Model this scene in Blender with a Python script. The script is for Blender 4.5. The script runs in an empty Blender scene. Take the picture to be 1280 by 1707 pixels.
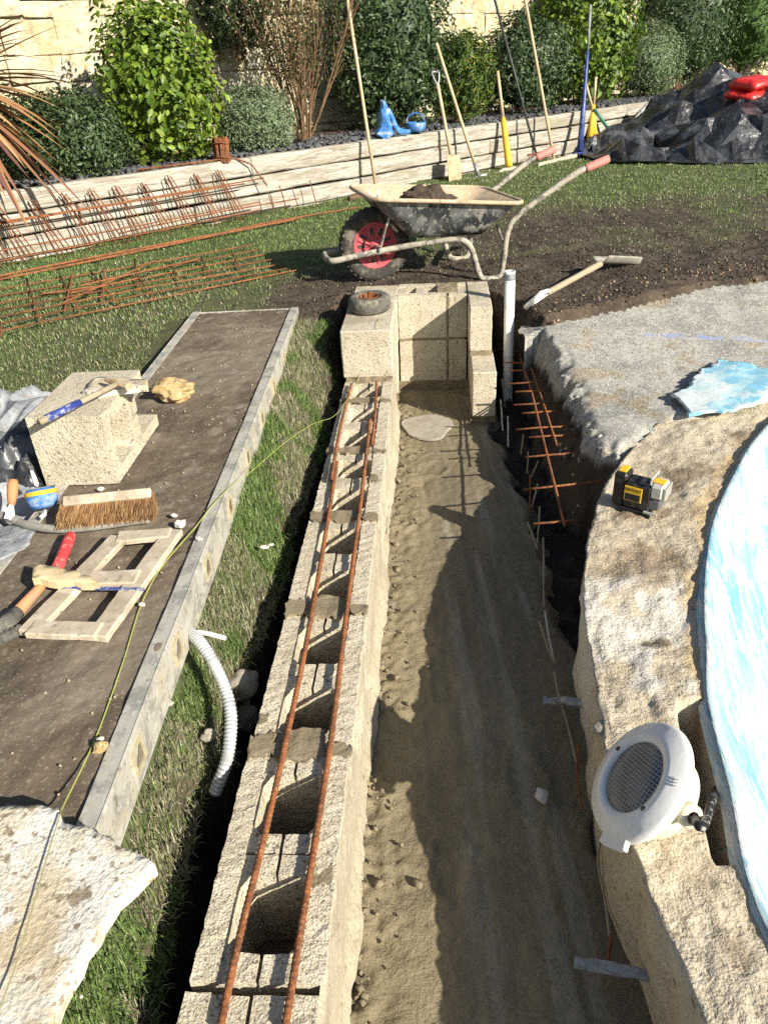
import bpy, bmesh, math, random
import numpy as np
from mathutils import Vector, Matrix

random.seed(7); RNG = np.random.default_rng(7)
scene = bpy.context.scene
COL = scene.collection

# ------------------------------------------------------------------ camera, sky, sun, exposure
PITCH, ROLL = math.radians(31.4), math.radians(3.3)
cam_data = bpy.data.cameras.new('camera')
cam = bpy.data.objects.new('camera', cam_data); COL.objects.link(cam)
cam_data.sensor_fit = 'VERTICAL'; cam_data.sensor_height = 36.0; cam_data.lens = 26.0
cam_data.clip_start = 0.02; cam_data.clip_end = 400
_f = Vector((0, math.cos(PITCH), -math.sin(PITCH))); _r0 = Vector((1, 0, 0)); _d0 = _f.cross(_r0)
_r = _r0 * math.cos(ROLL) + _d0 * math.sin(ROLL); _d = -_r0 * math.sin(ROLL) + _d0 * math.cos(ROLL)
_m = Matrix.Identity(4)
for i in range(3):
    _m[i][0], _m[i][1], _m[i][2] = _r[i], -_d[i], -_f[i]
_m[2][3] = 1.21
cam.matrix_world = _m
scene.camera = cam

SUN_DIR = Vector((-0.209, 0.200, -0.160)).normalized()      # the way the light travels
elev = math.asin(-SUN_DIR.z); azim = math.atan2(-SUN_DIR.x, -SUN_DIR.y)
world = bpy.data.worlds.new('World'); scene.world = world; world.use_nodes = True
wn = world.node_tree.nodes; wl = world.node_tree.links
bg = wn['Background']; sky = wn.new('ShaderNodeTexSky'); sky.sky_type = 'NISHITA'; sky.sun_disc = False
sky.sun_elevation = elev; sky.sun_rotation = azim; sky.air_density = 1.0; sky.dust_density = 1.0
wl.new(sky.outputs[0], bg.inputs[0]); bg.inputs[1].default_value = 0.065
sun_data = bpy.data.lights.new('sun', 'SUN'); sun_data.energy = 5.0; sun_data.angle = math.radians(0.5)
sun_data.color = (1.0, 0.93, 0.80)
sun = bpy.data.objects.new('sun', sun_data); COL.objects.link(sun)
sun.rotation_euler = SUN_DIR.to_track_quat('-Z', 'Y').to_euler(); sun.location = (4, -4, 5)
scene.view_settings.view_transform = 'Standard'; scene.view_settings.look = 'None'
scene.view_settings.exposure = 0.86
scene.cycles.use_denoising = False; scene.view_settings.gamma = 1.0

# ------------------------------------------------------------------ numeric noise
def _hash(ix, iy, iz, seed):
    h = (ix * 374761393 + iy * 668265263 + iz * 2147483647 + seed * 974711) & 0xffffffff
    h = ((h ^ (h >> 13)) * 1274126177) & 0xffffffff
    h = ((h ^ (h >> 16)) * 2246822519) & 0xffffffff
    return ((h ^ (h >> 15)) & 0xffff) / 32767.5 - 1.0
def vnoise(x, y, z=0.0, f=1.0, seed=0):
    x, y, z = np.broadcast_arrays(np.asarray(x, float) * f, np.asarray(y, float) * f, np.asarray(z, float) * f)
    ix, iy, iz = (np.floor(v).astype(np.int64) for v in (x, y, z))
    fx, fy, fz = x - ix, y - iy, z - iz
    fx, fy, fz = (v * v * (3 - 2 * v) for v in (fx, fy, fz))
    r = 0
    for dx in (0, 1):
        for dy in (0, 1):
            for dz in (0, 1):
                r = r + _hash(ix + dx, iy + dy, iz + dz, seed) * (fx if dx else 1 - fx) * (fy if dy else 1 - fy) * (fz if dz else 1 - fz)
    return r
def fbm(x, y, z=0.0, f=1.0, octs=4, seed=0, gain=0.5):
    r, a = 0, 1.0
    for k in range(octs):
        r = r + a * vnoise(x, y, z, f * 2 ** k, seed + k * 17); a *= gain
    return r
def sstep(a, b, x):
    t = np.clip((np.asarray(x, float) - a) / (b - a), 0, 1); return t * t * (3 - 2 * t)

# ------------------------------------------------------------------ materials
MATS = {}
def mat(name, base, layers=(), rough=0.9, bumps=(), coord='pos', stretch=(1, 1, 1), metal=0.0, spec=0.3, sheen=0.0, trans=0.0, attr_color=None, rough_var=0.0):
    """base colour, then layers (colour, scale, lo, hi, amount[, attribute]); bumps (scale, distance[, type])."""
    m = bpy.data.materials.new(name); m.use_nodes = True; MATS[name] = m
    n, l = m.node_tree.nodes, m.node_tree.links
    b = n['Principled BSDF']
    if coord == 'pos':
        g = n.new('ShaderNodeNewGeometry'); co = g.outputs['Position']
    else:
        g = n.new('ShaderNodeTexCoord'); oi = n.new('ShaderNodeObjectInfo')
        va = n.new('ShaderNodeVectorMath'); va.operation = 'MULTIPLY_ADD'
        va.inputs[1].default_value = (37.1, 19.7, 53.3)
        l.new(oi.outputs['Random'], va.inputs[0]); l.new(g.outputs['Object'], va.inputs[2]); co = va.outputs[0]
    mp = n.new('ShaderNodeMapping'); mp.inputs['Scale'].default_value = stretch; l.new(co, mp.inputs[0]); co = mp.outputs[0]
    if attr_color:
        a = n.new('ShaderNodeAttribute'); a.attribute_name = attr_color; cur = a.outputs['Color']
    else:
        rgb = n.new('ShaderNodeRGB'); rgb.outputs[0].default_value = (*base, 1); cur = rgb.outputs[0]
    for ly in layers:
        c, sc, lo, hi, amt = ly[:5]
        if len(ly) > 5 and ly[5] == 'attr':
            a = n.new('ShaderNodeAttribute'); a.attribute_name = sc; src = a.outputs['Fac']
        elif len(ly) > 5 and ly[5] == 'voronoi':
            v = n.new('ShaderNodeTexVoronoi'); v.inputs['Scale'].default_value = sc; l.new(co, v.inputs[0]); src = v.outputs['Distance']
        else:
            t = n.new('ShaderNodeTexNoise'); t.inputs['Scale'].default_value = sc; t.inputs['Detail'].default_value = 5
            t.inputs['Roughness'].default_value = 0.6; l.new(co, t.inputs['Vector']); src = t.outputs['Fac']
        if len(ly) == 5: lo, hi = .5 + (lo - .5) / 1.5, .5 + (hi - .5) / 1.5
        mr = n.new('ShaderNodeMapRange'); mr.interpolation_type = 'SMOOTHSTEP'
        mr.inputs[1].default_value = lo; mr.inputs[2].default_value = hi; mr.inputs[4].default_value = amt
        l.new(src, mr.inputs[0])
        mx = n.new('ShaderNodeMix'); mx.data_type = 'RGBA'; l.new(mr.outputs[0], mx.inputs[0])
        l.new(cur, mx.inputs[6]); mx.inputs[7].default_value = (*c, 1); cur = mx.outputs[2]
    l.new(cur, b.inputs['Base Color'])
    b.inputs['Roughness'].default_value = rough; b.inputs['Metallic'].default_value = metal
    b.inputs['Specular IOR Level'].default_value = spec
    if sheen: b.inputs['Sheen Weight'].default_value = sheen
    prev = None
    for bp in bumps:
        sc, dist = bp[:2]
        if len(bp) > 2:
            t = n.new('ShaderNodeTexVoronoi'); t.inputs['Scale'].default_value = sc; l.new(co, t.inputs[0]); h = t.outputs['Distance']
        else:
            t = n.new('ShaderNodeTexNoise'); t.inputs['Scale'].default_value = sc; t.inputs['Detail'].default_value = 3
            l.new(co, t.inputs['Vector']); h = t.outputs['Fac']
        bn = n.new('ShaderNodeBump'); bn.inputs['Strength'].default_value = 1.0; bn.inputs['Distance'].default_value = dist
        l.new(h, bn.inputs['Height'])
        if prev is not None: l.new(prev, bn.inputs['Normal'])
        prev = bn.outputs[0]
    if prev is not None: l.new(prev, b.inputs['Normal'])
    if trans:
        tr = n.new('ShaderNodeBsdfTranslucent'); l.new(cur, tr.inputs[0]); ms = n.new('ShaderNodeMixShader'); ms.inputs[0].default_value = trans
        l.new(b.outputs[0], ms.inputs[1]); l.new(tr.outputs[0], ms.inputs[2]); l.new(ms.outputs[0], n['Material Output'].inputs[0])
    return m

mat('soil', (0.075, 0.056, 0.040), [((0.036, 0.027, 0.020), 6, .4, .65, .8), ((0.15, 0.12, 0.085), 60, .58, .75, .6), ((0.085, 0.115, 0.038), 'green', .2, .9, .75, 'attr'), ((0.026, 0.020, 0.015), 'pit_shade', .1, .9, .8, 'attr')],
    rough=.95, bumps=[(30, .012), (110, .005)])  # last colour layer paints the pit's shade into the soil
mat('footing', (0.225, 0.188, 0.115), [((0.165, 0.138, 0.085), 3.5, .40, .68, .7), ((0.28, 0.24, 0.155), 9, .55, .75, .5), ((0.15, 0.124, 0.082), 'wet', .2, .9, .75, 'attr'), ((0.36, 0.33, 0.27), 'lime', .05, .6, .4, 'attr'), ((0.12, 0.10, 0.066), 70, .62, .74, .4), ((0.31, 0.27, 0.19), 190, .58, .70, .5), ((0.10, 0.082, 0.055), 170, .62, .72, .55)],
    rough=.85, bumps=[(40, .003), (130, .0028), (300, .0018)], spec=.3)
mat('cement_grey', (0.34, 0.31, 0.26), [((0.25, 0.22, 0.17), 14, .4, .7, .7)], bumps=[(40, .003), (200, .001)])
mat('block', (0.53, 0.475, 0.355), [((0.43, 0.375, 0.27), 7, .38, .66, .8), ((0.64, 0.59, 0.49), 230, .52, .66, .8), ((0.22, 0.185, 0.135), 210, .57, .68, .85), ((0.24, 0.20, 0.13), 3.0, .58, .8, .5), ((0.12, 0.10, 0.08), 90, .64, .72, .8)],
    bumps=[(120, .0026), (260, .0026), (45, .0012)])
mat('mortar', (0.225, 0.185, 0.12), [((0.17, 0.14, 0.09), 14, .4, .7, .8), ((0.30, 0.25, 0.17), 40, .6, .8, .4)], rough=.85, bumps=[(30, .005), (150, .002)])
mat('render_pale', (0.40, 0.355, 0.26), [((0.31, 0.27, 0.19), 7, .4, .7, .8), ((0.24, 0.20, 0.13), 22, .6, .75, .5), ((0.48, 0.44, 0.35), 120, .55, .7, .6), ((0.16, 0.135, 0.095), 110, .62, .72, .7)], bumps=[(50, .003), (160, .0025)])
mat('rust', (0.24, 0.085, 0.032), [((0.10, 0.045, 0.025), 9, .48, .64, .7), ((0.12, 0.045, 0.022), 40, .42, .7, .85), ((0.36, 0.17, 0.075), 120, .52, .72, .75)], rough=.85, bumps=[(300, .0008)])
mat('rust_dark', (0.17, 0.060, 0.024), [((0.09, 0.035, 0.018), 30, .42, .7, .8), ((0.25, 0.11, 0.05), 120, .6, .75, .6)], rough=.9)
mat('rim_concrete', (0.47, 0.405, 0.295), [((0.38, 0.315, 0.22), 6, .42, .66, .7), ((0.58, 0.55, 0.49), 'pale', .1, .9, .85, 'attr'), ((0.54, 0.48, 0.37), 16, .52, .68, .6), ((0.50, 0.36, 0.19), 'stain', .1, 1.0, .75, 'attr'), ((0.21, 0.155, 0.095), 'dirt', .12, .75, .9, 'attr'), ((0.64, 0.60, 0.53), 160, .56, .70, .5), ((0.17, 0.135, 0.09), 170, .58, .69, .55), ((0.12, 0.09, 0.06), 50, .68, .74, .7)],
    bumps=[(30, .006), (110, .004), (260, .0022)])
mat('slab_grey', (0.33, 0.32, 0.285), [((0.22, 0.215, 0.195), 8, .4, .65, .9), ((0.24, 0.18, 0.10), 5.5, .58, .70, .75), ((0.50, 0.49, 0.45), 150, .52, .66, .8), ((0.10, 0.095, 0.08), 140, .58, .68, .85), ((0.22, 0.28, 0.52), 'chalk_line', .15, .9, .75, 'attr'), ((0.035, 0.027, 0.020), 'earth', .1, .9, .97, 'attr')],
    bumps=[(180, .0022)])
mat('pool_paint', (0.36, 0.455, 0.475), [((0.13, 0.35, 0.46), 2.2, .46, .62, .88), ((0.26, 0.43, 0.49), 9, .52, .64, .7), ((0.52, 0.535, 0.53), 16, .48, .62, .85), ((0.54, 0.55, 0.54), 3.5, .58, .72, .7), ((0.10, 0.30, 0.42), 42, .60, .66, .6), ((0.42, 0.44, 0.36), 130, .67, .70, .8), ((0.52, 0.44, 0.32), 55, .69, .74, .6)],
    rough=.55, bumps=[(30, .004), (120, .002)], stretch=(1.7, .35, 1.0))
mat('lining_flake', (0.56, 0.63, 0.64), [((0.14, 0.42, 0.58), 4.5, .50, .58, .85), ((0.40, 0.58, 0.62), 14, .50, .60, .7), ((0.45, 0.40, 0.28), 60, .66, .72, .7)], rough=.6, bumps=[(60, .002)])
mat('aluminium', (0.44, 0.42, 0.36), [((0.24, 0.235, 0.21), 14, .42, .66, .8), ((0.45, 0.40, 0.29), 9, .55, .75, .8), ((0.52, 0.51, 0.48), 45, .56, .7, .7), ((0.17, 0.15, 0.12), 70, .62, .74, .7)],
    rough=.6, metal=.15, spec=.5, bumps=[(60, .0012)])
mat('deck_dirt', (0.125, 0.097, 0.068), [((0.085, 0.066, 0.046), 4, .42, .62, .8), ((0.19, 0.155, 0.115), 2.2, .48, .64, .8), ((0.23, 0.195, 0.15), 11, .58, .70, .6), ((0.26, 0.22, 0.17), 120, .60, .70, .7)], rough=.95, bumps=[(14, .003), (60, .0022), (180, .0012)])
mat('stamp_yellow', (0.42, 0.38, 0.25), [((0.32, 0.27, 0.16), 60, .4, .7, .7)], rough=.7)
mat('white_stone', (0.56, 0.52, 0.43), [((0.44, 0.36, 0.23), 5, .42, .62, .85), ((0.64, 0.62, 0.57), 12, .50, .66, .8), ((0.20, 0.155, 0.10), 14, .64, .70, .9), ((0.22, 0.17, 0.11), 60, .66, .71, .85), ((0.40, 0.33, 0.22), 150, .56, .68, .6)], bumps=[(40, .0035), (140, .003)])
mat('tan_stone', (0.44, 0.32, 0.15), [((0.30, 0.19, 0.08), 22, .45, .65, .8), ((0.55, 0.46, 0.3), 50, .55, .7, .7)], bumps=[(40, .008), (120, .003)])
mat('wall_stone', (0.47, 0.43, 0.30), [((0.42, 0.35, 0.20), 2.2, .42, .66, .9), ((0.53, 0.50, 0.39), 7, .5, .66, .8), ((0.26, 0.21, 0.125), 12, .60, .72, .7), ((0.42, 0.26, 0.08), 4.2, .66, .73, .7)], bumps=[(9, .03), (40, .012)])
mat('wall_mortar', (0.27, 0.24, 0.17), [((0.20, 0.17, 0.12), 10, .4, .7, .8)], bumps=[(30, .008)])
mat('sleeper', (0.37, 0.345, 0.295), [((0.27, 0.24, 0.19), 4, .42, .60, .85), ((0.45, 0.43, 0.385), 9, .50, .64, .8), ((0.17, 0.135, 0.10), 10, .60, .70, .7), ((0.24, 0.23, 0.15), 1.6, .56, .72, .6), ((0.20, 0.17, 0.13), 26, .60, .70, .7)],
    rough=.85, coord='obj', stretch=(.45, 5, 5), bumps=[(7, .008), (24, .005)])
mat('slate', (0.10, 0.105, 0.115), [((0.05, 0.05, 0.055), 30, .4, .6, .8), ((0.2, 0.195, 0.19), 50, .6, .7, .6)], rough=.6, coord='obj')
mat('gravel_orange', (0.27, 0.19, 0.115), [((0.22, 0.15, 0.09), 25, .4, .6, .8), ((0.46, 0.38, 0.27), 40, .55, .7, .7)], coord='pos')
mat('leaf_dark', (0.035, 0.062, 0.022), attr_color='tint', rough=.42, spec=.35, trans=.2)
mat('leaf_bright', (0.1, 0.2, 0.02), attr_color='tint', rough=.45, spec=.4, trans=.3)
mat('leaf_matt', (0.1, 0.14, 0.07), attr_color='tint', rough=.7, spec=.25, trans=.2)
mat('blade', (0.1, 0.14, 0.04), attr_color='tint', rough=.6, spec=.3, trans=.25)
mat('bark', (0.16, 0.10, 0.055), [((0.26, 0.17, 0.09), 30, .5, .7, .7), ((0.07, 0.045, 0.03), 50, .55, .7, .6)], bumps=[(60, .003)])
mat('wood_pale', (0.52, 0.41, 0.26), [((0.38, 0.27, 0.15), 16, .45, .7, .7), ((0.60, 0.52, 0.38), 30, .55, .7, .5)], coord='obj', stretch=(1, 1, .15), rough=.65, bumps=[(40, .001)])
mat('wood_board', (0.46, 0.39, 0.29), [((0.34, 0.28, 0.20), 11, .42, .68, .8), ((0.56, 0.51, 0.42), 30, .55, .7, .7), ((0.20, 0.16, 0.12), 60, .64, .72, .7)], coord='pos', rough=.85, bumps=[(60, .0015)])
mat('wood_raw', (0.62, 0.50, 0.30), [((0.45, 0.34, 0.19), 24, .45, .7, .7)], rough=.8, bumps=[(50, .002)])
mat('steel_grey', (0.33, 0.34, 0.35), [((0.18, 0.17, 0.15), 18, .45, .7, .8), ((0.45, 0.44, 0.4), 40, .55, .7, .5)], rough=.5, metal=.5, bumps=[(70, .001)])
mat('steel_rusty', (0.44, 0.33, 0.21), [((0.30, 0.19, 0.10), 14, .45, .7, .8), ((0.55, 0.47, 0.36), 30, .55, .7, .6)], rough=.75, metal=.1, bumps=[(50, .002)])
mat('galvanised', (0.55, 0.57, 0.58), [((0.36, 0.37, 0.37), 25, .45, .7, .8)], rough=.5, metal=.4)
mat('yellow_plastic', (0.66, 0.42, 0.03), [((0.42, 0.30, 0.08), 24, .52, .72, .7)], rough=.5)
mat('blue_plastic', (0.04, 0.17, 0.46), [((0.34, 0.42, 0.52), 18, .54, .68, .7), ((0.2, 0.19, 0.17), 60, .58, .7, .6)], rough=.5)
mat('blue_tape', (0.03, 0.05, 0.22), [((0.30, 0.30, 0.34), 70, .50, .62, .8)], rough=.5)
mat('blue_tube', (0.03, 0.05, 0.20), [((0.08, 0.13, 0.34), 12, .45, .65, .7)], rough=.4, spec=.5)
mat('green_paint', (0.03, 0.16, 0.11), [((0.08, 0.25, 0.2), 20, .5, .7, .6)], rough=.5)
mat('dark_paint', (0.04, 0.045, 0.045), [((0.12, 0.12, 0.11), 20, .55, .7, .6)], rough=.5)
mat('black_sheet', (0.016, 0.017, 0.020), [((0.075, 0.080, 0.088), 4, .45, .65, .8), ((0.16, 0.155, 0.14), 26, .64, .74, .6)], rough=.38, spec=.5, bumps=[(9, .02), (30, .006)])  # bluish grey layer paints the plastic's sheen into its colour
mat('grey_sheet', (0.27, 0.285, 0.30), [((0.17, 0.18, 0.19), 8, .45, .65, .7), ((0.42, 0.43, 0.43), 18, .55, .7, .6), ((0.2, 0.16, 0.11), 30, .64, .74, .5)], rough=.5, spec=.4, bumps=[(22, .012), (80, .003)])
mat('red_bag', (0.62, 0.030, 0.026), [((0.4, 0.02, 0.02), 9, .5, .7, .6)], rough=.4, spec=.5, bumps=[(12, .02)])
mat('white_print', (0.75, 0.74, 0.72), rough=.5)
mat('rubber', (0.040, 0.037, 0.034), [((0.20, 0.175, 0.135), 13, .48, .66, .75), ((0.11, 0.10, 0.085), 60, .5, .7, .6)], rough=.85, bumps=[(70, .004)])
mat('rubber_dusty', (0.11, 0.105, 0.09), [((0.24, 0.215, 0.165), 20, .45, .66, .8), ((0.05, 0.048, 0.04), 60, .5, .7, .6)], rough=.9, bumps=[(70, .004)])
mat('pink_plastic', (0.42, 0.075, 0.09), [((0.38, 0.10, 0.10), 16, .5, .7, .7), ((0.3, 0.22, 0.18), 50, .62, .74, .7)], rough=.6)
mat('pink_grip', (0.55, 0.20, 0.17), [((0.42, 0.24, 0.19), 18, .5, .7, .7)], rough=.65)
mat('tray_black', (0.035, 0.040, 0.044), [((0.32, 0.31, 0.28), 20, .50, .64, .85), ((0.14, 0.15, 0.155), 8, .42, .64, .85), ((0.40, 0.38, 0.33), 60, .62, .70, .8)], rough=.5, bumps=[(30, .003)], stretch=(1, 1, .6))
mat('tray_inside', (0.46, 0.35, 0.235), [((0.36, 0.27, 0.175), 9, .45, .7, .7), ((0.52, 0.47, 0.39), 22, .55, .7, .6), ((0.2, 0.165, 0.13), 40, .64, .74, .7)], rough=.9, bumps=[(30, .004), (120, .001)])
mat('tube_muddy', (0.34, 0.31, 0.25), [((0.12, 0.11, 0.10), 16, .48, .62, .85), ((0.46, 0.43, 0.36), 40, .55, .7, .7)], rough=.8, bumps=[(60, .003)])
mat('pipe_white', (0.74, 0.74, 0.71), [((0.55, 0.53, 0.47), 14, .55, .75, .7), ((0.35, 0.31, 0.25), 40, .64, .74, .6)], rough=.4)
mat('lamp_white', (0.72, 0.72, 0.70), [((0.64, 0.63, 0.59), 10, .5, .8, .5), ((0.3, 0.26, 0.2), 130, .76, .80, .6)], rough=.35, spec=.45, bumps=[(60, .0006)])
mat('lamp_cream', (0.74, 0.69, 0.52), [((0.60, 0.55, 0.40), 22, .5, .7, .6)], rough=.45)
mat('lens_dark', (0.035, 0.038, 0.045), [((0.09, 0.095, 0.105), 40, .45, .65, .8)], rough=.22, spec=.7)
mat('lens_bar', (0.30, 0.31, 0.32), rough=.25, spec=.6)
mat('cable_black', (0.018, 0.018, 0.02), [((0.35, 0.34, 0.31), 60, .60, .68, .8)], rough=.45)
mat('tool_black', (0.016, 0.016, 0.017), [((0.07, 0.065, 0.055), 40, .55, .7, .5)], rough=.45)
mat('tool_grey', (0.42, 0.42, 0.39), [((0.3, 0.29, 0.26), 60, .5, .7, .5)], rough=.5)
mat('tool_glass', (0.10, 0.11, 0.12), rough=.12, spec=.7)
mat('coir', (0.24, 0.12, 0.05), attr_color='tint', rough=.9)
mat('hose_grey', (0.28, 0.265, 0.23), [((0.18, 0.17, 0.145), 20, .45, .7, .7), ((0.38, 0.35, 0.29), 50, .6, .7, .6)], rough=.8)
mat('red_grip', (0.58, 0.05, 0.055), [((0.50, 0.24, 0.2), 60, .56, .66, .7)], rough=.7, bumps=[(90, .002)])
mat('orange_wood', (0.46, 0.22, 0.10), [((0.3, 0.2, 0.14), 30, .5, .7, .7)], rough=.7)
mat('string_lime', (0.34, 0.38, 0.08), [((0.32, 0.33, 0.12), 30, .5, .7, .6)], rough=.8)
mat('string_dull', (0.28, 0.26, 0.15), rough=.9)
mat('mud_lump', (0.055, 0.041, 0.029), [((0.10, 0.078, 0.055), 40, .5, .7, .6)], rough=.95, bumps=[(60, .008)])
mat('chalk', (0.55, 0.53, 0.46), [((0.36, 0.31, 0.22), 30, .5, .7, .7)], bumps=[(60, .004)])
mat('straw', (0.33, 0.28, 0.19), [((0.25, 0.2, 0.13), 40, .5, .7, .6)], rough=.85)

# ------------------------------------------------------------------ mesh helpers
class MB:
    def __init__(s): s.v = []; s.f = []; s.mi = []; s.k = 0; s.n = 0
    def add(s, v, f, m=0):
        v = [tuple(map(float, p)) for p in v]
        s.f += [tuple(i + s.n for i in q) for q in f]; s.mi += [m] * len(f); s.v += v; s.n += len(v); return s
    def box(s, c, d, rz=0.0, m=0, mtx=None):
        x, y, z = (k / 2 for k in d); p = [(a, b, e) for e in (-z, z) for b in (-y, y) for a in (-x, x)]
        M = mtx if mtx is not None else Matrix.Translation(c) @ Matrix.Rotation(rz, 4, 'Z')
        return s.add([M @ Vector(q) for q in p], [(0, 2, 3, 1), (4, 5, 7, 6), (0, 1, 5, 4), (2, 6, 7, 3), (0, 4, 6, 2), (1, 3, 7, 5)], m)
    def tube(s, pts, r, n=8, m=0, closed=False, caps=True, squash=1.0):
        P = [Vector(p) for p in pts]; N = len(P); rr = r if hasattr(r, '__len__') else [r] * N
        T = [((P[(i + 1) % N] if closed or i < N - 1 else P[i]) - (P[i - 1] if closed or i > 0 else P[i])).normalized() for i in range(N)]
        u = T[0].orthogonal().normalized(); V = []
        for i in range(N):
            u = (u - T[i] * u.dot(T[i])); u = u.normalized() if u.length > 1e-6 else T[i].orthogonal().normalized()
            w = T[i].cross(u)
            for k in range(n):
                a = 2 * math.pi * k / n; V.append(P[i] + (u * math.cos(a) + w * math.sin(a) * squash) * rr[i])
        F = []
        for i in range(N if closed else N - 1):
            j = (i + 1) % N
            for k in range(n):
                q = (k + 1) % n; F.append((i * n + k, i * n + q, j * n + q, j * n + k))
        if caps and not closed:
            F.append(tuple(range(n - 1, -1, -1))); F.append(tuple((N - 1) * n + k for k in range(n)))
        return s.add(V, F, m)
    def lathe(s, prof, n=24, mtx=Matrix.Identity(4), m=0, closed=False):
        V = [mtx @ Vector((r * math.cos(2 * math.pi * k / n), r * math.sin(2 * math.pi * k / n), z)) for r, z in prof for k in range(n)]
        F = [(i * n + k, i * n + (k + 1) % n, ((i + 1) % len(prof)) * n + (k + 1) % n, ((i + 1) % len(prof)) * n + k) for i in range(len(prof) - (0 if closed else 1)) for k in range(n)]
        return s.add(V, F, m)
    def prism(s, poly, z0, z1, mtx=Matrix.Identity(4), m=0):
        n = len(poly); V = [mtx @ Vector((x, y, z)) for z in (z0, z1) for x, y in poly]
        return s.add(V, [tuple(range(n - 1, -1, -1)), tuple(range(n, 2 * n))] + [(i, (i + 1) % n, n + (i + 1) % n, n + i) for i in range(n)], m)
    def build(s, name, mats, parent=None, smooth=False, bevel=0.0, rough=None, cut=0.0):
        me = bpy.data.meshes.new(name)
        if rough or cut or bevel:
            bm = bmesh.new(); vs = [bm.verts.new(p) for p in s.v]
            for q, mi in zip(s.f, s.mi):
                try: fc = bm.faces.new([vs[i] for i in q]); fc.material_index = mi
                except ValueError: pass
            if bevel: bmesh.ops.bevel(bm, geom=list(bm.edges), offset=bevel, segments=1, affect='EDGES', clamp_overlap=True)
            if cut:
                for _ in range(7):
                    long = [e for e in bm.edges if e.calc_length() > cut * 1.6]
                    if not long: break
                    bmesh.ops.subdivide_edges(bm, edges=long, cuts=1, use_grid_fill=True)
                bmesh.ops.triangulate(bm, faces=[f for f in bm.faces if len(f.verts) > 4])
            if rough:
                amp, fr = rough[:2]; p = np.array([v.co[:] for v in bm.verts])
                sd = rough[2] if len(rough) > 2 else 0
                d = np.stack([fbm(p[:, 0], p[:, 1], p[:, 2], fr, 3, sd + k * 91) for k in range(3)], 1) * amp
                for v, q in zip(bm.verts, p + d): v.co = q
            bm.normal_update(); bm.to_mesh(me); bm.free()
        else:
            me.from_pydata(s.v, [], s.f); me.polygons.foreach_set('material_index', s.mi)
        for mm in (mats if isinstance(mats, (list, tuple)) else [mats]): me.materials.append(MATS[mm])
        if smooth: me.polygons.foreach_set('use_smooth', [True] * len(me.polygons))
        me.update(); return link(name, me, parent)
def link(name, me, parent=None):
    o = bpy.data.objects.new(name, me); COL.objects.link(o)
    if parent is not None: o.parent = parent
    return o
def tag(o, label=None, cat=None, group=None, kind=None):
    for k, v in (('label', label), ('category', cat), ('group', group), ('kind', kind)):
        if v: o[k] = v
    return o
def thing(name, label, cat, group=None, loc=(0, 0, 0), rz=0.0):
    o = bpy.data.objects.new(name, None); COL.objects.link(o); o.location = loc; o.rotation_euler = (0, 0, rz)
    o.empty_display_size = .05
    return tag(o, label, cat, group)
def grid_mesh(name, X, Y, Z, mats, parent=None, smooth=True, attrs=None):
    nr, nc = X.shape; V = np.stack([X, Y, Z], -1).reshape(-1, 3)
    a = np.arange(nr * nc).reshape(nr, nc); F = np.stack([a[:-1, :-1], a[:-1, 1:], a[1:, 1:], a[1:, :-1]], -1).reshape(-1, 4)
    return raw_mesh(name, V, F, mats, parent, smooth, attrs)
def raw_mesh(name, V, F, mats, parent=None, smooth=True, attrs=None, tint=None):
    me = bpy.data.meshes.new(name); nf, k = F.shape
    me.vertices.add(len(V)); me.vertices.foreach_set('co', np.ascontiguousarray(V, dtype=np.float32).ravel())
    me.loops.add(nf * k); me.loops.foreach_set('vertex_index', F.astype(np.int32).ravel())
    me.polygons.add(nf); me.polygons.foreach_set('loop_start', np.arange(0, nf * k, k, dtype=np.int32))
    me.update(calc_edges=True)
    if smooth: me.polygons.foreach_set('use_smooth', np.ones(nf, bool))
    for nm, arr in (attrs or {}).items():
        at = me.attributes.new(nm, 'FLOAT', 'POINT'); at.data.foreach_set('value', np.asarray(arr, np.float32).ravel())
    if tint is not None:
        at = me.attributes.new('tint', 'FLOAT_COLOR', 'POINT')
        at.data.foreach_set('color', np.concatenate([tint, np.ones((len(tint), 1))], 1).astype(np.float32).ravel())
    me.materials.append(MATS[mats]); me.validate(); return link(name, me, parent)
def smooth_path(pts, k=6):
    P = [Vector(p) for p in pts]; P = [P[0] * 2 - P[1]] + P + [P[-1] * 2 - P[-2]]; out = []
    for i in range(1, len(P) - 2):
        a, b, c, d = P[i - 1:i + 3]
        for j in range(k):
            t = j / k; out.append(.5 * ((2 * b) + (c - a) * t + (2 * a - 5 * b + 4 * c - d) * t * t + (3 * b - a - 3 * c + d) * t ** 3))
    out.append(P[-2]); return out
def lerp(a, b, t): return Vector(a).lerp(Vector(b), t)
def frame(o, x, up=(0, 0, 1)):
    """matrix at o with local X along x."""
    x = Vector(x).normalized(); z = Vector(up); y = z.cross(x).normalized(); z = x.cross(y)
    M = Matrix.Identity(4)
    for i in range(3): M[i][0], M[i][1], M[i][2], M[i][3] = x[i], y[i], z[i], o[i]
    return M
def axis_frame(o, z, hint=(0, 0, 1)):
    """matrix at o with local Z along z."""
    z = Vector(z).normalized(); x = Vector(hint).cross(z)
    x = x.normalized() if x.length > 1e-4 else z.orthogonal().normalized(); y = z.cross(x); M = Matrix.Identity(4)
    for i in range(3): M[i][0], M[i][1], M[i][2], M[i][3] = x[i], y[i], z[i], o[i]
    return M

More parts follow.
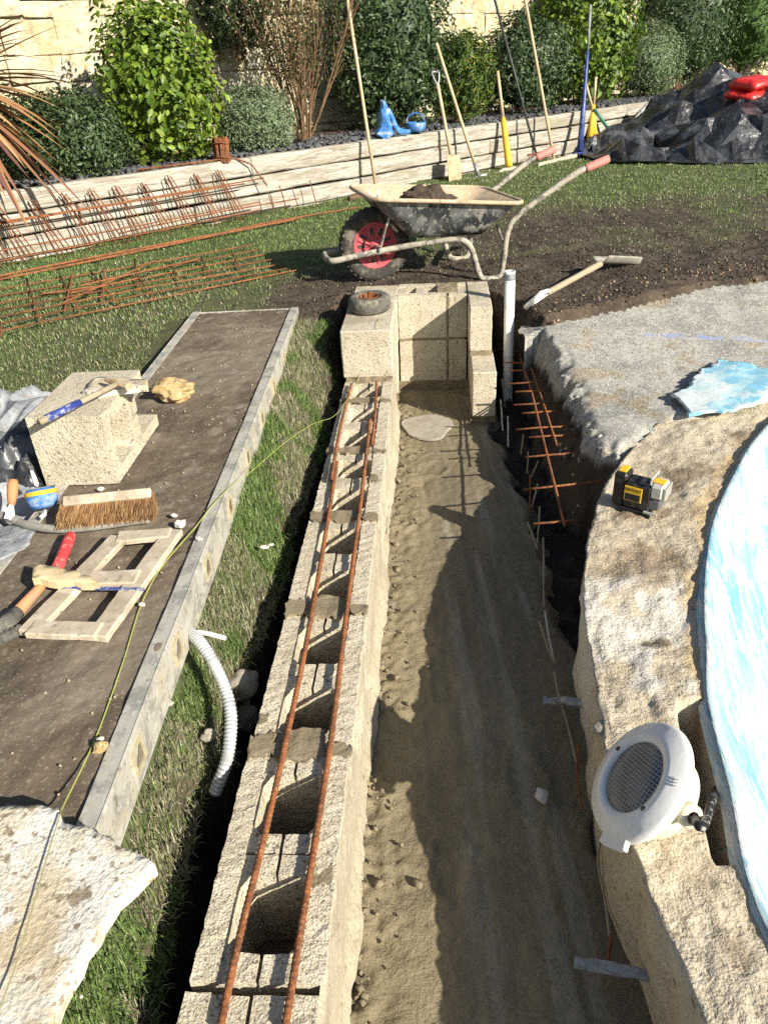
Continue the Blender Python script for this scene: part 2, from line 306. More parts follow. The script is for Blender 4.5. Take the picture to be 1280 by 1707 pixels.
# ------------------------------------------------------------------ ground with the excavation
EDGE_Y = [-3, .3, .666, 1.277, 1.748, 2.3, 2.78, 3.3, 3.9]; EDGE_X = [-.47, -.44, -.425, -.41, -.335, -.275, -.228, -.215, -.16]
PIT = np.array([(x, y) for x, y in zip(EDGE_X, EDGE_Y)] + [(.54, 3.88), (.60, 3.76), (.68, 3.55), (.77, 3.30), (.98, 3.36), (1.50, 3.60), (2.16, 3.84), (3.2, 4.10), (7, 4.4), (7, -3)])
def in_poly(x, y, P):
    c = np.zeros(np.shape(x), bool)
    for (x0, y0), (x1, y1) in zip(P, np.roll(P, -1, 0)):
        k = (y0 > y) != (y1 > y)
        c ^= k & (x < (x1 - x0) * (y - y0) / (y1 - y0 + 1e-12) + x0)
    return c
def poly_dist(x, y, P):
    d = np.full(np.shape(x), 1e9)
    for (x0, y0), (x1, y1) in zip(P, np.roll(P, -1, 0)):
        dx, dy = x1 - x0, y1 - y0; t = np.clip(((x - x0) * dx + (y - y0) * dy) / (dx * dx + dy * dy + 1e-12), 0, 1)
        d = np.minimum(d, np.hypot(x - x0 - t * dx, y - y0 - t * dy))
    return d
def pit_sd(x, y):
    jx = x + .025 * fbm(x, y, 0, 9, 3, 5); jy = y + .025 * fbm(x, y, 0, 9, 3, 9)
    return np.where(in_poly(jx, jy, PIT), -1, 1) * poly_dist(jx, jy, PIT)
def lawn_z(x, y):
    far = sstep(2.5, 4.0, y); right = sstep(.3, .6, x)
    z = .10 + .085 * np.maximum(far, right)
    ex = np.interp(y, EDGE_Y, EDGE_X)
    verge = (1 - sstep(-.01, .13, ex - x)) * (1 - right) * (1 - sstep(2.8, 3.6, y))
    z = z - .165 * verge
    return z + .012 * fbm(x, y, 0, 2.2, 3, 2) + .008 * fbm(x, y, 0, 12, 2, 3)
def ground_z(x, y):
    sd = pit_sd(x, y); low = np.where(x > .5, -.30, -.37) + .03 * fbm(x, y, 0, 14, 3, 4)
    t = sstep(-.035, .012, sd)
    return low + (lawn_z(x, y) - low) * t, sd
def mudness(x, y):
    """1 where the turf is worn to bare mud, 0 where grass grows."""
    n = fbm(x, y, 0, 1.6, 4, 21)
    near = 1 - sstep(3.9, 5.4, y + .35 * n)                              # churned ground round the end of the wall
    m = near * sstep(-.75, -.35, x) * sstep(2.95, 3.4, y)
    m = np.maximum(m, near * sstep(-3.0, -1.2, x) * sstep(1.4, 2.4, y) * .42)
    right = sstep(.1, .6, x) * (1 - sstep(5.6, 7.3, y + .6 * n))
    m = np.maximum(m, right * (.58 + .45 * n) * sstep(3.3, 4.1, y + .3 * n))
    m = np.maximum(m, sstep(.2, .9, x) * .22)
    return np.clip(m, 0, 1)
def axis(lo, a, b, hi, fine, steps):
    return np.unique(np.round(np.concatenate([np.array(lo), np.arange(a, b, fine), np.array(hi)]), 4))
gx = axis([-60, -30, -15, -9, -6, -5, -4.2, -3.6, -3.2, -2.9, -2.65], -2.5, 2.6, [2.7, 2.9, 3.2, 3.6, 4.2, 5, 6, 9, 15, 30, 60], .022, 0)
gy = axis([-60, -20, -8, -3, -1.5, -.6, -.1, .15], .3, 4.7, list(np.arange(4.75, 10, .09)) + [10.5, 12, 16, 25, 60, 120], .022, 0)
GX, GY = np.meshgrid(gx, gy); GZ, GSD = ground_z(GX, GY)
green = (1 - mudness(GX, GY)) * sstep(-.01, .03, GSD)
tag(grid_mesh('ground', GX, GY, GZ, 'soil', attrs={'green': green, 'pit_shade': 1 - sstep(-.03, .015, GSD)}), kind='structure')  # moist subsoil in the pit, darkened to paint the bank's shade into its colour

# ------------------------------------------------------------------ strip footing on the trench floor
WU = Vector((.0830, .99655, 0)); WV = Vector((.99655, -.0830, 0)); W0 = Vector((-.241, .600, 0))        # block wall axis, its right, its first joint
def wpt(s, t, z=0.0): p = W0 + WU * s + WV * t; return Vector((p.x, p.y, z))
ys = np.arange(-.3, 3.68, .0085); FXR_Y = [-.5, .3, .86, 1.33, 1.6, 2.0, 2.5, 3.0, 3.3, 3.7]; FXR_X = [.44, .44, .45, .52, .54, .56, .55, .55, .56, .56]
tt = np.linspace(0, 1, 82); FY, FT = np.meshgrid(ys, tt, indexing='ij')
fxl = -.175 + .0833 * (FY - .6); fxr = np.interp(FY, FXR_Y, FXR_X) + .03 * fbm(FY, 0 * FY, 0, 7, 3, 8)
FX = fxl + (fxr - fxl) * FT
lit = (1 - sstep(.04, .20, FX - fxl)) + .25 * (1 - sstep(.2, .36, FX - fxl))
FZ = -.262 + .005 * fbm(FX, FY, 0, 4, 2, 11) + (.0012 + .0045 * lit) * fbm(FX, FY, 0, 48, 3, 12) + .0016 * fbm(FX, FY, 0, 90, 2, 19)
FZ += .006 * lit * np.maximum(0, fbm(FX, FY, 0, 22, 2, 13) - .35) * 2.2
FZ += .016 * np.exp(-((FT) / .06) ** 2) * (1 + .7 * fbm(FX, FY, 0, 12, 3, 14))              # mortar squeezed along the foot of the wall
FZ -= .05 * sstep(.93, 1.0, FT)
for dx0, dy0, dr in [(.16, 2.62, .03), (.30, 2.2, .05), (.25, 1.7, .045), (.12, 1.2, .03), (.27, .95, .05), (.2, .7, .03), (.33, 2.9, .04)]:     # dents
    FZ -= .006 * np.exp(-(((FX - dx0) / dr) ** 2 + ((FY - dy0) / (dr * 1.6)) ** 2))
drag = fbm(FX * 30, FY * 1.6, 0, 1, 3, 16); FZ += .0022 * drag * sstep(.12, .3, FT)
for dx0, dy0, rx_, ry_ in [(.06, 2.35, .05, .09), (.14, 1.5, .04, .1), (.10, .95, .045, .08), (.22, 2.75, .06, .06), (.30, 1.15, .05, .09)]:    # flat trowelled patches with a lip
    rr_ = np.hypot((FX - dx0) / rx_, (FY - dy0) / ry_) + .2 * fbm(FX, FY, 0, 25, 2, 18); FZ = FZ + .004 * np.exp(-((rr_ - 1) / .22) ** 2) - .003 * (1 - sstep(.7, 1.1, rr_))
wet = np.clip(.5 + .9 * fbm(FX * 5, FY * .9, 0, 1, 3, 64), 0, 1) * sstep(.15, .5, FT); lime = np.clip(fbm(FX * 26, FY * 2.2, 0, 1, 3, 65) - .25, 0, 1) * sstep(.3, .5, FT)
foot = tag(grid_mesh('trench_floor', FX, FY, FZ, 'footing', attrs={'wet': wet, 'lime': lime}), kind='structure')
pr = MB(); cpt = Vector((0.223, 3.128, -0.252)); ring = []
for k in range(28):
    a = 2 * math.pi * k / 28; r = .115 * (1 + .08 * math.sin(3 * a) + .05 * math.sin(5 * a + 1)); ring.append((r * math.cos(a), r * math.sin(a) * 1.15))
pr.prism(ring, -.004, .006, Matrix.Translation(cpt)); pr.build('cement_patch', 'cement_grey', foot)

# ------------------------------------------------------------------ pool rim and bowl
ROWS = [((.42, -.8), (.66, -.8)), ((.41, 0), (.58, 0)), ((.417, .4), (.565, .43)), ((.413, .56), (.563, .6)), ((.406, .70), (.567, .714)), ((.396, .86), (.608, .87)), ((.427, 1.09), (.656, 1.09)),
        ((.453, 1.231), (.716, 1.248)), ((.471, 1.376), (.764, 1.38)), ((.517, 1.567), (.840, 1.56)), ((.598, 1.794), (.955, 1.785)), ((.751, 2.106), (1.125, 2.04)), ((1.034, 2.466), (1.31, 2.285)),
        ((1.35, 2.66), (1.56, 2.53)), ((1.8, 2.86), (1.95, 2.76)), ((2.6, 3.12), (2.7, 2.98)), ((4.0, 3.3), (4.05, 3.1))]
def resample(pts, n):
    P = smooth_path([(x, y, 0) for x, y in pts], 24); P = np.array([p[:2] for p in P])
    d = np.concatenate([[0], np.cumsum(np.hypot(*np.diff(P, axis=0).T))]); return P, d
po, _ = resample([r[0] for r in ROWS], 0); pi_, _ = resample([r[1] for r in ROWS], 0)
mid = (po + pi_) / 2; dm = np.concatenate([[0], np.cumsum(np.hypot(*np.diff(mid, axis=0).T))])
sS = np.linspace(0, dm[-1], 520); idx = np.interp(sS, dm, np.arange(len(dm)))
def at_rows(P): return np.stack([np.interp(idx, np.arange(len(P)), P[:, k]) for k in (0, 1)], 1)
RO, RI = at_rows(po), at_rows(pi_)
tR = np.concatenate([[0, 0, 0, 0, 0, 0], np.linspace(0, 1, 46), [1.0, 1.0]]); drop = np.concatenate([[.33, .26, .19, .12, .06, .02], np.zeros(46), [.03, .10]])
RX = RO[:, None, 0] + (RI - RO)[:, None, 0] * tR; RY = RO[:, None, 1] + (RI - RO)[:, None, 1] * tR
RZ = .02 - drop[None, :] + 0 * RX
nse = fbm(RX, RY, RZ, 9, 4, 31)
RX = RX + .010 * nse * (drop > 0) * (tR < .5) + .006 * fbm(RX, RY, RZ * 2, 20, 2, 35) * (tR < .05); RZ = RZ + (.008 * fbm(RX, RY, 0, 8, 4, 33) + .0035 * fbm(RX, RY, 0, 45, 2, 34)) * (drop == 0)
RX = RX + .03 * drop                                                     # outer face leans under
rec = sstep(.70, .75, tR)[None, :] * (sstep(.735, .775, RY) * (1 - sstep(1.075, 1.11, RY))) * (tR < 1.0)[None, :] * (1 - sstep(.955, .975, tR))[None, :]
RZ = RZ - .13 * rec
hol = np.exp(-(((RX - .60) / .035) ** 2 + ((RY - 1.315) / .022) ** 2)); RZ -= .016 * hol
hol = np.exp(-(((RX - .86) / .10) ** 2 + ((RY - 2.03) / .07) ** 2)); RZ -= .012 * hol
pool = thing('swimming_pool', 'curved pool with rough tan concrete rim and blue and white painted bowl', 'pool', loc=(0, 0, 0))
stain = sstep(.78, .90, tR + .10 * fbm(RX, RY, 0, 7, 3, 36)) * (drop < .05)[None, :] * sstep(.9, 1.15, RY)
dirt = 0 * RX
for dx0, dy0, ra, rb, k in [(.93, 2.10, .13, .10, 1.0), (.70, 1.62, .16, .10, .8), (.80, 1.86, .16, .07, .6), (.615, 1.30, .035, .02, 1.1), (.50, 1.16, .06, .04, .45), (.50, .62, .03, .05, .6), (1.25, 2.36, .1, .05, .5), (.56, 1.02, .05, .05, .5)]:
    dirt = dirt + k * np.exp(-(((RX - dx0) / ra) ** 2 + ((RY - dy0) / rb) ** 2))
dirt = np.clip(dirt * (1 + .75 * fbm(RX, RY, 0, 14, 4, 37)), 0, 1)
pale = sstep(1.05, 1.2, RY) * (1 - sstep(1.48, 1.62, RY)) * sstep(-.2, .35, fbm(RX, RY, 0, 9, 4, 38) + .25)
grid_mesh('rim', RX, RY, RZ, 'rim_concrete', pool, attrs={'stain': stain, 'dirt': dirt, 'pale': pale})
tan = np.gradient(RI, axis=0); tan /= np.linalg.norm(tan, axis=1)[:, None]; nrm = np.stack([tan[:, 1], -tan[:, 0]], 1)
offs = np.array([-.020, -.004, .012, .05, .12, .2, .3, .42, .56, .72, .9]); zz = np.array([.012, .034, .022, -.03, -.12, -.22, -.33, -.46, -.59, -.70, -.78])
BX = RI[:, None, 0] + nrm[:, None, 0] * offs; BY = RI[:, None, 1] + nrm[:, None, 1] * offs; BZ = zz[None, :] + 0 * BX
BZ = BZ + .006 * fbm(BX, BY, BZ, 6, 3, 41) * (offs > .02)
grid_mesh('bowl', BX, BY, BZ, 'pool_paint', pool)
fl = MB(); fl.prism([(.9, -2), (6, -2), (6, 3), (2, 2.6), (1.3, 1.6), (1.0, .6)], -.80, -.76); fl.build('bowl_floor', 'pool_paint', pool)

# ------------------------------------------------------------------ grey concrete slab beyond the pool
SP = [(.80, 2.12), (.715, 2.30), (.70, 2.47), (.745, 2.80), (.735, 3.05), (.745, 3.34), (.92, 3.54), (1.42, 3.80), (2.09, 4.07), (3.2, 4.35), (5, 4.5), (5, 3.2), (2.6, 3.06), (1.8, 2.78), (1.35, 2.58), (1.034, 2.39)]
SPA = np.array(SP); sx = np.concatenate([np.arange(.55, 2.2, .0085), np.arange(2.2, 3.3, .03)]); sy = np.arange(2.0, 4.4, .0085); SX, SY = np.meshgrid(sx, sy)
jx = SX + .02 * fbm(SX, SY, 0, 12, 3, 51); jy = SY + .02 * fbm(SX, SY, 0, 12, 3, 52)
sd = np.where(in_poly(jx, jy, SPA), -1, 1) * poly_dist(jx, jy, SPA)
SZ = .035 + .128 * sstep(2.6, 3.65, SY - .34 * (SX - 1.0)) + .005 * fbm(SX, SY, 0, 5, 3, 53) + .0014 * fbm(SX, SY, 0, 60, 2, 54)
ridg = np.sin((SX * .62 + SY * .78 + .01 * fbm(SX, SY, 0, 8, 2, 56)) * 2 * math.pi / .042)                 # tamped ridges
SZ += .0060 * ridg * (1 - sstep(-.22, -.06, sd)) * sstep(.15, .5, .5 + .5 * fbm(SX, SY, 0, 2.2, 2, 57))
crumb = sstep(-.11, -.01, sd) * (1 - sstep(2.9, 3.2, SY)) * (1 - sstep(.85, 1.1, SX))
SZ = SZ - crumb * (.05 + .035 * fbm(SX, SY, 0, 26, 3, 58)) - sstep(-.05, .055, sd) * (.32 + .05 * fbm(SX, SY, 0, 24, 3, 66)) * np.where(SY > 3.0 + .38 * SX, .12, 1)
V = np.stack([SX, SY, SZ], -1).reshape(-1, 3); a = np.arange(SX.size).reshape(SX.shape)
F = np.stack([a[:-1, :-1], a[:-1, 1:], a[1:, 1:], a[1:, :-1]], -1).reshape(-1, 4); keep = (sd.reshape(-1)[F] < .055).any(1); F = F[keep]
used = np.unique(F); rm = np.full(len(V), -1); rm[used] = np.arange(len(used))
lx0, ly0, lx1, ly1 = *(1.018, 3.243, 0.130)[:2], *(1.733, 3.153, 0.130)[:2]
chalk = (np.exp(-((((SY - ly0) - (SX - lx0) * (ly1 - ly0) / (lx1 - lx0)) / .022) ** 2)) * sstep(lx0, lx0 + .3, SX) * (.6 + .5 * fbm(SX, SY, 0, 30, 2, 59))).reshape(-1)
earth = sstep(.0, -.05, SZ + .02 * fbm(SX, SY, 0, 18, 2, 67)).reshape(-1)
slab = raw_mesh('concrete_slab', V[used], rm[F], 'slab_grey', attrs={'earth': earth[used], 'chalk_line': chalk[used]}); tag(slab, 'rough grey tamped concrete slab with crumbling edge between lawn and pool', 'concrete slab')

# ------------------------------------------------------------------ stone boundary wall
WA = Vector((-2.44, 5.12, 0)); WT = Vector((.754, .657, 0)); WN = Vector((.657, -.754, 0))
def wall_pt(s, off, z): p = WA + WT * s + WN * off; return Vector((p.x, p.y, z))
WALL_RZ = math.atan2(WT.y, WT.x)
swall = thing('stone_wall', 'tall cream limestone boundary wall behind the shrubs', 'stone wall', loc=wall_pt(0, -1.34, .3), rz=WALL_RZ)
core = MB(); core.box((8, .088, 1.0), (24, .22, 2.6)); core.build('mortar_core', 'wall_mortar', swall)
variants = []
for k in range(12):
    b = MB(); b.box((0, 0, 0), (1, 1, 1)); b.v = [(x + random.uniform(-.05, .03) * (1 if x > 0 else -1), y + random.uniform(-.12, .12), z_ + random.uniform(-.09, .03) * (1 if z_ > 0 else -1)) for x, y, z_ in b.v]; o = b.build('stone', 'wall_stone', bevel=.035, cut=.2, rough=(.04, 3.5, k * 13))
    variants.append(o.data); bpy.data.objects.remove(o)
z = .22; rowi = 0
while z < 1.9:
    h = random.uniform(.17, .27); s = -.9 + random.uniform(0, .3)
    while s < 14.2:
        w = random.uniform(.22, .58) * (1 + max(0, s - 7) * .06)
        hh = h
        if random.random() < .16 and w > .4:                       # two thin stones in one course
            for zz2, h2 in ((z - .0, h * .46), (z + h * .5, h * .5)):
                o = link('stone', random.choice(variants), swall); o.location = (s + w / 2, random.uniform(-.012, .012), zz2 + h2 / 2 - .3); o.scale = (w + .008, .1, h2 + .004)
        else:
            o = link('stone', random.choice(variants), swall); o.location = (s + w / 2, random.uniform(-.014, .014), z + hh / 2 - .3)
            o.scale = (w + .004, .1, hh + .001); o.rotation_euler = (0, random.uniform(-.02, .02), random.choice([0, 0, math.pi]))
        s += w
    z += h; rowi += 1

# ------------------------------------------------------------------ sleeper retaining wall and bed
twall = thing('timber_retaining_wall', 'long low retaining wall of weathered pale timber sleepers edging the bed', 'retaining wall', loc=wall_pt(0, 0, 0), rz=WALL_RZ)
joints = {3: [-2.4, 2.05, 5.05, 7.5, 10.0, 12.5], 2: [-2.4, .6, 3.2, 4.95, 7.3, 9.7, 12.1], 1: [-2.4, 1.5, 3.9, 6.2, 8.6, 11, 13], 0: [-2.4, .2, 2.7, 5.1, 7.4, 9.8, 12.2]}
for c, js in joints.items():
    for a0, a1 in zip(js[:-1], js[1:]):
        b = MB(); b.box((0, 0, 0), (a1 - a0 - .006, .10, (.127 + random.uniform(-.003, .003)) if c else .16))
        o = b.build('sleeper', 'sleeper', twall, bevel=.010, cut=.10, rough=(.006, 5, int(a0 * 10) + c * 7), smooth=False)
        o.location = ((a0 + a1) / 2, .05 + random.uniform(-.010, .010) + (-.012 if c == 3 and a0 > 2 and a0 < 3 else 0), (.185 + .1425 * c - .0713) if c else .105); o.rotation_euler = (random.uniform(-.012, .012), random.uniform(-.0015, .0015), random.uniform(-.003, .003))
bs, bo = np.meshgrid(np.linspace(-2.4, 14, 220), np.linspace(-.09, -1.36, 26))
bx = WA.x + WT.x * bs + WN.x * bo; by = WA.y + WT.y * bs + WN.y * bo
bz = .575 + .02 * fbm(bx, by, 0, 5, 3, 61) + .05 * sstep(-.1, -1.3, bo) - .0 * bs
tag(grid_mesh('bed_soil', bx, by, bz, 'soil', attrs={'green': 0 * bx, 'pit_shade': 0 * bx}), kind='structure')
def chips(name, centers, size, m, seed, flat=.35, label=None, cat=None):
    rg = np.random.default_rng(seed); n = len(centers)
    base = np.array([(-1, -1, -1), (1, -1, -1), (1, 1, -1), (-1, 1, -1), (-.7, -.7, 1), (.7, -.7, 1), (.7, .7, 1), (-.7, .7, 1)], float) * np.array([1, .75, flat])
    fb = np.array([(0, 3, 2, 1), (4, 5, 6, 7), (0, 1, 5, 4), (1, 2, 6, 5), (2, 3, 7, 6), (3, 0, 4, 7)])
    sz = size * rg.uniform(.45, 1.3, (n, 1, 1)); v = base[None] * (1 + rg.uniform(-.3, .3, (n, 8, 3))) * sz
    q = rg.normal(size=(n, 3)) * np.array([.35, .35, 1]); a = rg.uniform(0, 6.28, n)
    def rot(v, ax, an):
        c, s_ = np.cos(an)[:, None], np.sin(an)[:, None]; i, j = [(1, 2), (0, 2), (0, 1)][ax]; w = v.copy()
        w[..., i] = v[..., i] * c - v[..., j] * s_; w[..., j] = v[..., i] * s_ + v[..., j] * c; return w
    v = rot(v, 0, q[:, 0]); v = rot(v, 1, q[:, 1]); v = rot(v, 2, a)
    v = v + np.asarray(centers)[:, None, :]
    F = (fb[None] + (np.arange(n) * 8)[:, None, None]).reshape(-1, 4)
    o = raw_mesh(name, v.reshape(-1, 3), F, m, smooth=False); return tag(o, label, cat, kind='stuff')
n = 5200; s = RNG.uniform(0, 9, n); o_ = -RNG.uniform(.10, .75, n)
cz = .60 + RNG.uniform(0, .02, n)
chips('slate_chippings', np.stack([WA.x + WT.x * s + WN.x * o_, WA.y + WT.y * s + WN.y * o_, cz], 1), .024, 'slate', 3, .25, 'dark grey slate chippings spread over the bed behind the timber wall', 'slate chippings')

# loose soil crumbs on the mud and in the pit, orange gravel along the slab
n = 24000; cx = RNG.uniform(-1.3, 2.5, n); cy = 2.2 + 4.2 * RNG.random(n) ** 1.3; z_, sd_ = ground_z(cx, cy); k = (RNG.random(n) < mudness(cx, cy) ** 2.4 * .8) & (sd_ > .0)
k |= (sd_ < .03) & (cx > .5) & (cx < .80) & (cy > 1.5)
chips('soil_crumbs', np.stack([cx, cy, z_ + .004], 1)[k], .0048, 'mud_lump', 4, .5, 'dark brown crumbs of churned soil around the end of the wall', 'soil')
n = 120; t_ = RNG.uniform(0, 1, n); gpx = np.interp(t_, [0, .12, .45, 1], [.77, .95, 1.45, 2.35]); gpy = np.interp(t_, [0, .12, .45, 1], [3.31, 3.47, 3.73, 4.06])
off = RNG.normal(0, .07, n) + .02 + .05 * t_; gpx = gpx - off * .45; gpy = gpy + off * .89; z_, _s = ground_z(gpx, gpy)
chips('gravel_edge', np.stack([gpx, gpy, np.maximum(z_, .165) + .002], 1), .0055, 'gravel_orange', 5, .8, 'orange and buff gravel scattered along the lawn side of the grey slab', 'gravel')
n = 130; cx = RNG.uniform(.62, .86, n); cy = RNG.uniform(2.05, 2.75, n); kk = np.abs(cx - np.interp(cy, [2.05, 2.3, 2.5, 2.8], [.82, .74, .73, .77])) < .05
chips('concrete_rubble', np.stack([cx, cy, np.maximum(-.25, SZ[np.clip(((cy - 2.0) / .0085).astype(int), 0, SZ.shape[0] - 1), np.clip(((cx - .55) / .0085).astype(int), 0, SZ.shape[1] - 1)])], 1)[kk], .0085, 'slab_grey', 6, .8, 'grey concrete crumbs broken off along the slab edge above the rebar', 'rubble')
n = 170; cy = RNG.uniform(.5, 3.4, n); cx = -.125 + .0833 * (cy - .6) + np.abs(RNG.normal(0, .05, n))
chips('mortar_droppings', np.stack([cx, cy, -.252 + 0 * cx], 1), .0042, 'mortar', 8, .8, 'small mortar crumbs dropped along the foot of the block wall', 'mortar')

rg = np.random.default_rng(77); n = 46; cy = rg.uniform(.45, 3.3, n); cx = -.135 + .0833 * (cy - .6) + np.abs(rg.normal(0, .035, n)) + .008
chips('mortar_clods', np.stack([cx, cy, -.252 + 0 * cx], 1), .011, 'mortar', 18, .5, 'flattened clods of wet mortar along the foot of the block wall', 'mortar')

# ------------------------------------------------------------------ grass
def blades(name, x, y, z, h, w, cols, seed, bend=.6, label=None, mode='blade', pick=None):
    rg = np.random.default_rng(seed); n = len(x); hh = h * rg.uniform(.45, 1.25, n); az = rg.uniform(0, 6.283, n); ln = np.abs(rg.normal(0, bend, n)) + .1
    d = np.stack([np.cos(az), np.sin(az)], 1); pw = np.stack([-np.sin(az + rg.normal(0, .6, n)), np.cos(az)], 1) * (w * rg.uniform(.6, 1.3, n))[:, None]
    base = np.stack([x, y], 1); V = np.zeros((n, 5, 3))
    up1 = hh * .55 * np.cos(ln * .5); out1 = hh * .55 * np.sin(ln * .5); up2 = up1 + hh * .5 * np.cos(np.minimum(ln * 1.5, 2.3)); out2 = out1 + hh * .5 * np.sin(np.minimum(ln * 1.5, 2.3))
    V[:, 0, :2] = base - pw; V[:, 1, :2] = base + pw; V[:, 0, 2] = z - .004; V[:, 1, 2] = z - .004
    V[:, 2, :2] = base + d * out1[:, None] + pw * .8; V[:, 3, :2] = base + d * out1[:, None] - pw * .8; V[:, 2, 2] = z + up1; V[:, 3, 2] = z + up1
    V[:, 4, :2] = base + d * out2[:, None]; V[:, 4, 2] = z + up2
    F = (np.array([(0, 1, 2), (0, 2, 3), (3, 2, 4)])[None] + (np.arange(n) * 5)[:, None, None]).reshape(-1, 3)
    cols = np.array(cols); c = cols[pick if pick is not None else rg.integers(0, len(cols), n)] * rg.uniform(.7, 1.3, (n, 1))
    o = raw_mesh(name, V.reshape(-1, 3), F, 'blade', smooth=False, tint=np.repeat(c, 5, 0)); return tag(o, label, 'grass', kind='stuff')
GREENS = [(.14, .22, .055), (.19, .27, .08), (.11, .185, .045), (.27, .32, .14), (.10, .165, .05)]
DRY = [(.42, .38, .25), (.31, .29, .17), (.22, .23, .11), (.17, .20, .08), (.38, .36, .27)]
n = 95000; vy = .30 + 3.2 * RNG.random(n) ** 1.4; vx = RNG.uniform(-.56, -.12, n); z_, sd_ = ground_z(vx, vy)
k = (sd_ > -.022) & (vx > -.476 + .0415 * (vy - .745) - .02); dry = (fbm(vx, vy, 0, 5, 3, 71) > -.10) & (RNG.random(n) < .85)
blades('verge_grass', vx[k], vy[k], np.maximum(z_[k], -.10), .034, .0013, GREENS + DRY + [(.27, .21, .17)], 72, .75, 'long ragged grass on the verge between staging board and block wall', pick=np.where(dry[k], RNG.integers(5, 11, k.sum()), RNG.integers(0, 5, k.sum())))
n = 460000; lx = RNG.uniform(-3.4, 5.5, n); ly = 1.4 + 9.2 * RNG.random(n) ** 1.1; m_ = np.arange(n) < 70000; lx = np.where(m_, RNG.uniform(-2.5, -.9, n), lx); ly = np.where(m_, 1.6 + 3.2 * RNG.random(n), ly)
ws = (lx - WA.x) * WT.x + (ly - WA.y) * WT.y; wo = (lx - WA.x) * WN.x + (ly - WA.y) * WN.y
z_, sd_ = ground_z(lx, ly); md = mudness(lx, ly)
vis = np.abs(lx) < .75 * ly + .6
k = (wo > .02) & (sd_ > .01) & vis & (RNG.random(n) > md ** .8 * .93) & ~((lx > -.99) & (lx < -.36) & (ly < 3.62))
k &= ~((lx > -.45) & (lx < -.1) & (ly < 3.5)); k &= ~((lx > .7) & (ly < 3.45 + .26 * (lx - .7) + .12))
lx, ly, z_, md = lx[k], ly[k], z_[k], md[k]
dryp = np.clip(md * 1.05 + .12 * fbm(lx, ly, 0, 4, 2, 75), 0.06, .85); isd = RNG.random(len(lx)) < dryp
hgt = np.where(md > .5, .013, .021) * (1 - .25 * sstep(5, 8, ly)); wdt = .0016 + .0005 * np.maximum(0, ly - 3)
blades('lawn_grass', lx, ly, z_, hgt, wdt, GREENS + DRY, 76, 1.15, 'short worn lawn grass, green by the timber wall and straw-coloured on the mud', pick=np.where(isd, RNG.integers(5, 10, len(lx)), RNG.integers(0, 5, len(lx))))

# ------------------------------------------------------------------ block wall
bwall = thing('block_wall', 'L-shaped hollow concrete block wall under construction along the trench', 'block wall', loc=(0, 0, 0))
BW, BH = .210, .215
def hollow_block(seed, L=.44):
    b = MB(); sh = .042; hw = BW / 2; holes = []; ew, mw = .046, .082; hl = (L - 2 * ew - mw) / 2
    for sgn in (-1, 1): b.box((sgn * (hw - sh / 2), L / 2, -BH / 2), (sh, L, BH))
    iw = BW - 2 * sh; g = .0035; qd = iw / 2 - g
    for sgn in (-1, 1):
        xx = sgn * (g + qd / 2)
        for y0, y1 in ((.0015, ew), (ew + hl, ew + hl + mw / 2 - .003), (ew + hl + mw / 2 + .003, L - ew - hl), (L - ew, L - .0015)):
            dz = random.uniform(.001, .007)
            b.box((xx, (y0 + y1) / 2, -.016 - dz / 2), (qd, y1 - y0, .030 - dz))
    for yc in (ew + hl + mw / 2,): b.box((0, yc, -BH / 2 - .0145), (iw, mw - .002, BH - .03))       # core of the split web
    for y0, y1 in ((0, ew), (L - ew, L)): b.box((0, (y0 + y1) / 2, -BH / 2 - .0145), (iw, (y1 - y0) - .002, BH - .03))
    c = .018
    for y0 in (ew, ew + hl + mw):
        for sx_, yy, dx, dy in ((-1, y0, 1, 1), (1, y0, -1, 1), (-1, y0 + hl, 1, -1), (1, y0 + hl, -1, -1)):
            x0 = sx_ * iw / 2; poly = [(x0, yy), (x0 + dx * c, yy), (x0, yy + dy * c)]
            if dx * dy < 0: poly = poly[::-1]
            b.prism(poly, -BH, -.003)
    return b.build('block', 'block', None, cut=.014, rough=(.0016, 85, seed))
def solid_block(name, dims, seed, m='block', rg=(.0018, 60)):
    b = MB(); b.box((0, 0, 0), dims); return b.build(name, m, None, cut=.03, bevel=.005, rough=(rg[0] * .7, rg[1], seed))
ANG = math.atan2(WU.y, WU.x) - math.pi / 2
pitch = .456
protos = [hollow_block(s_) for s_ in (3, 14, 25)]
fresh = [True] * 3
def put_block(k, s, z=0.0, t=0.0, rz=ANG):
    if fresh[k]: o = protos[k]; fresh[k] = False
    else: o = link('block', protos[k].data)
    o.parent = bwall; o.location = wpt(s, t, z + random.uniform(-.002, .002)); o.rotation_euler = (random.uniform(-.006, .006), random.uniform(-.006, .006), rz + random.uniform(-.006, .006)); return o
for i in range(-1, 6): put_block(i % 3, i * pitch + .006, t=random.uniform(-.003, .003))
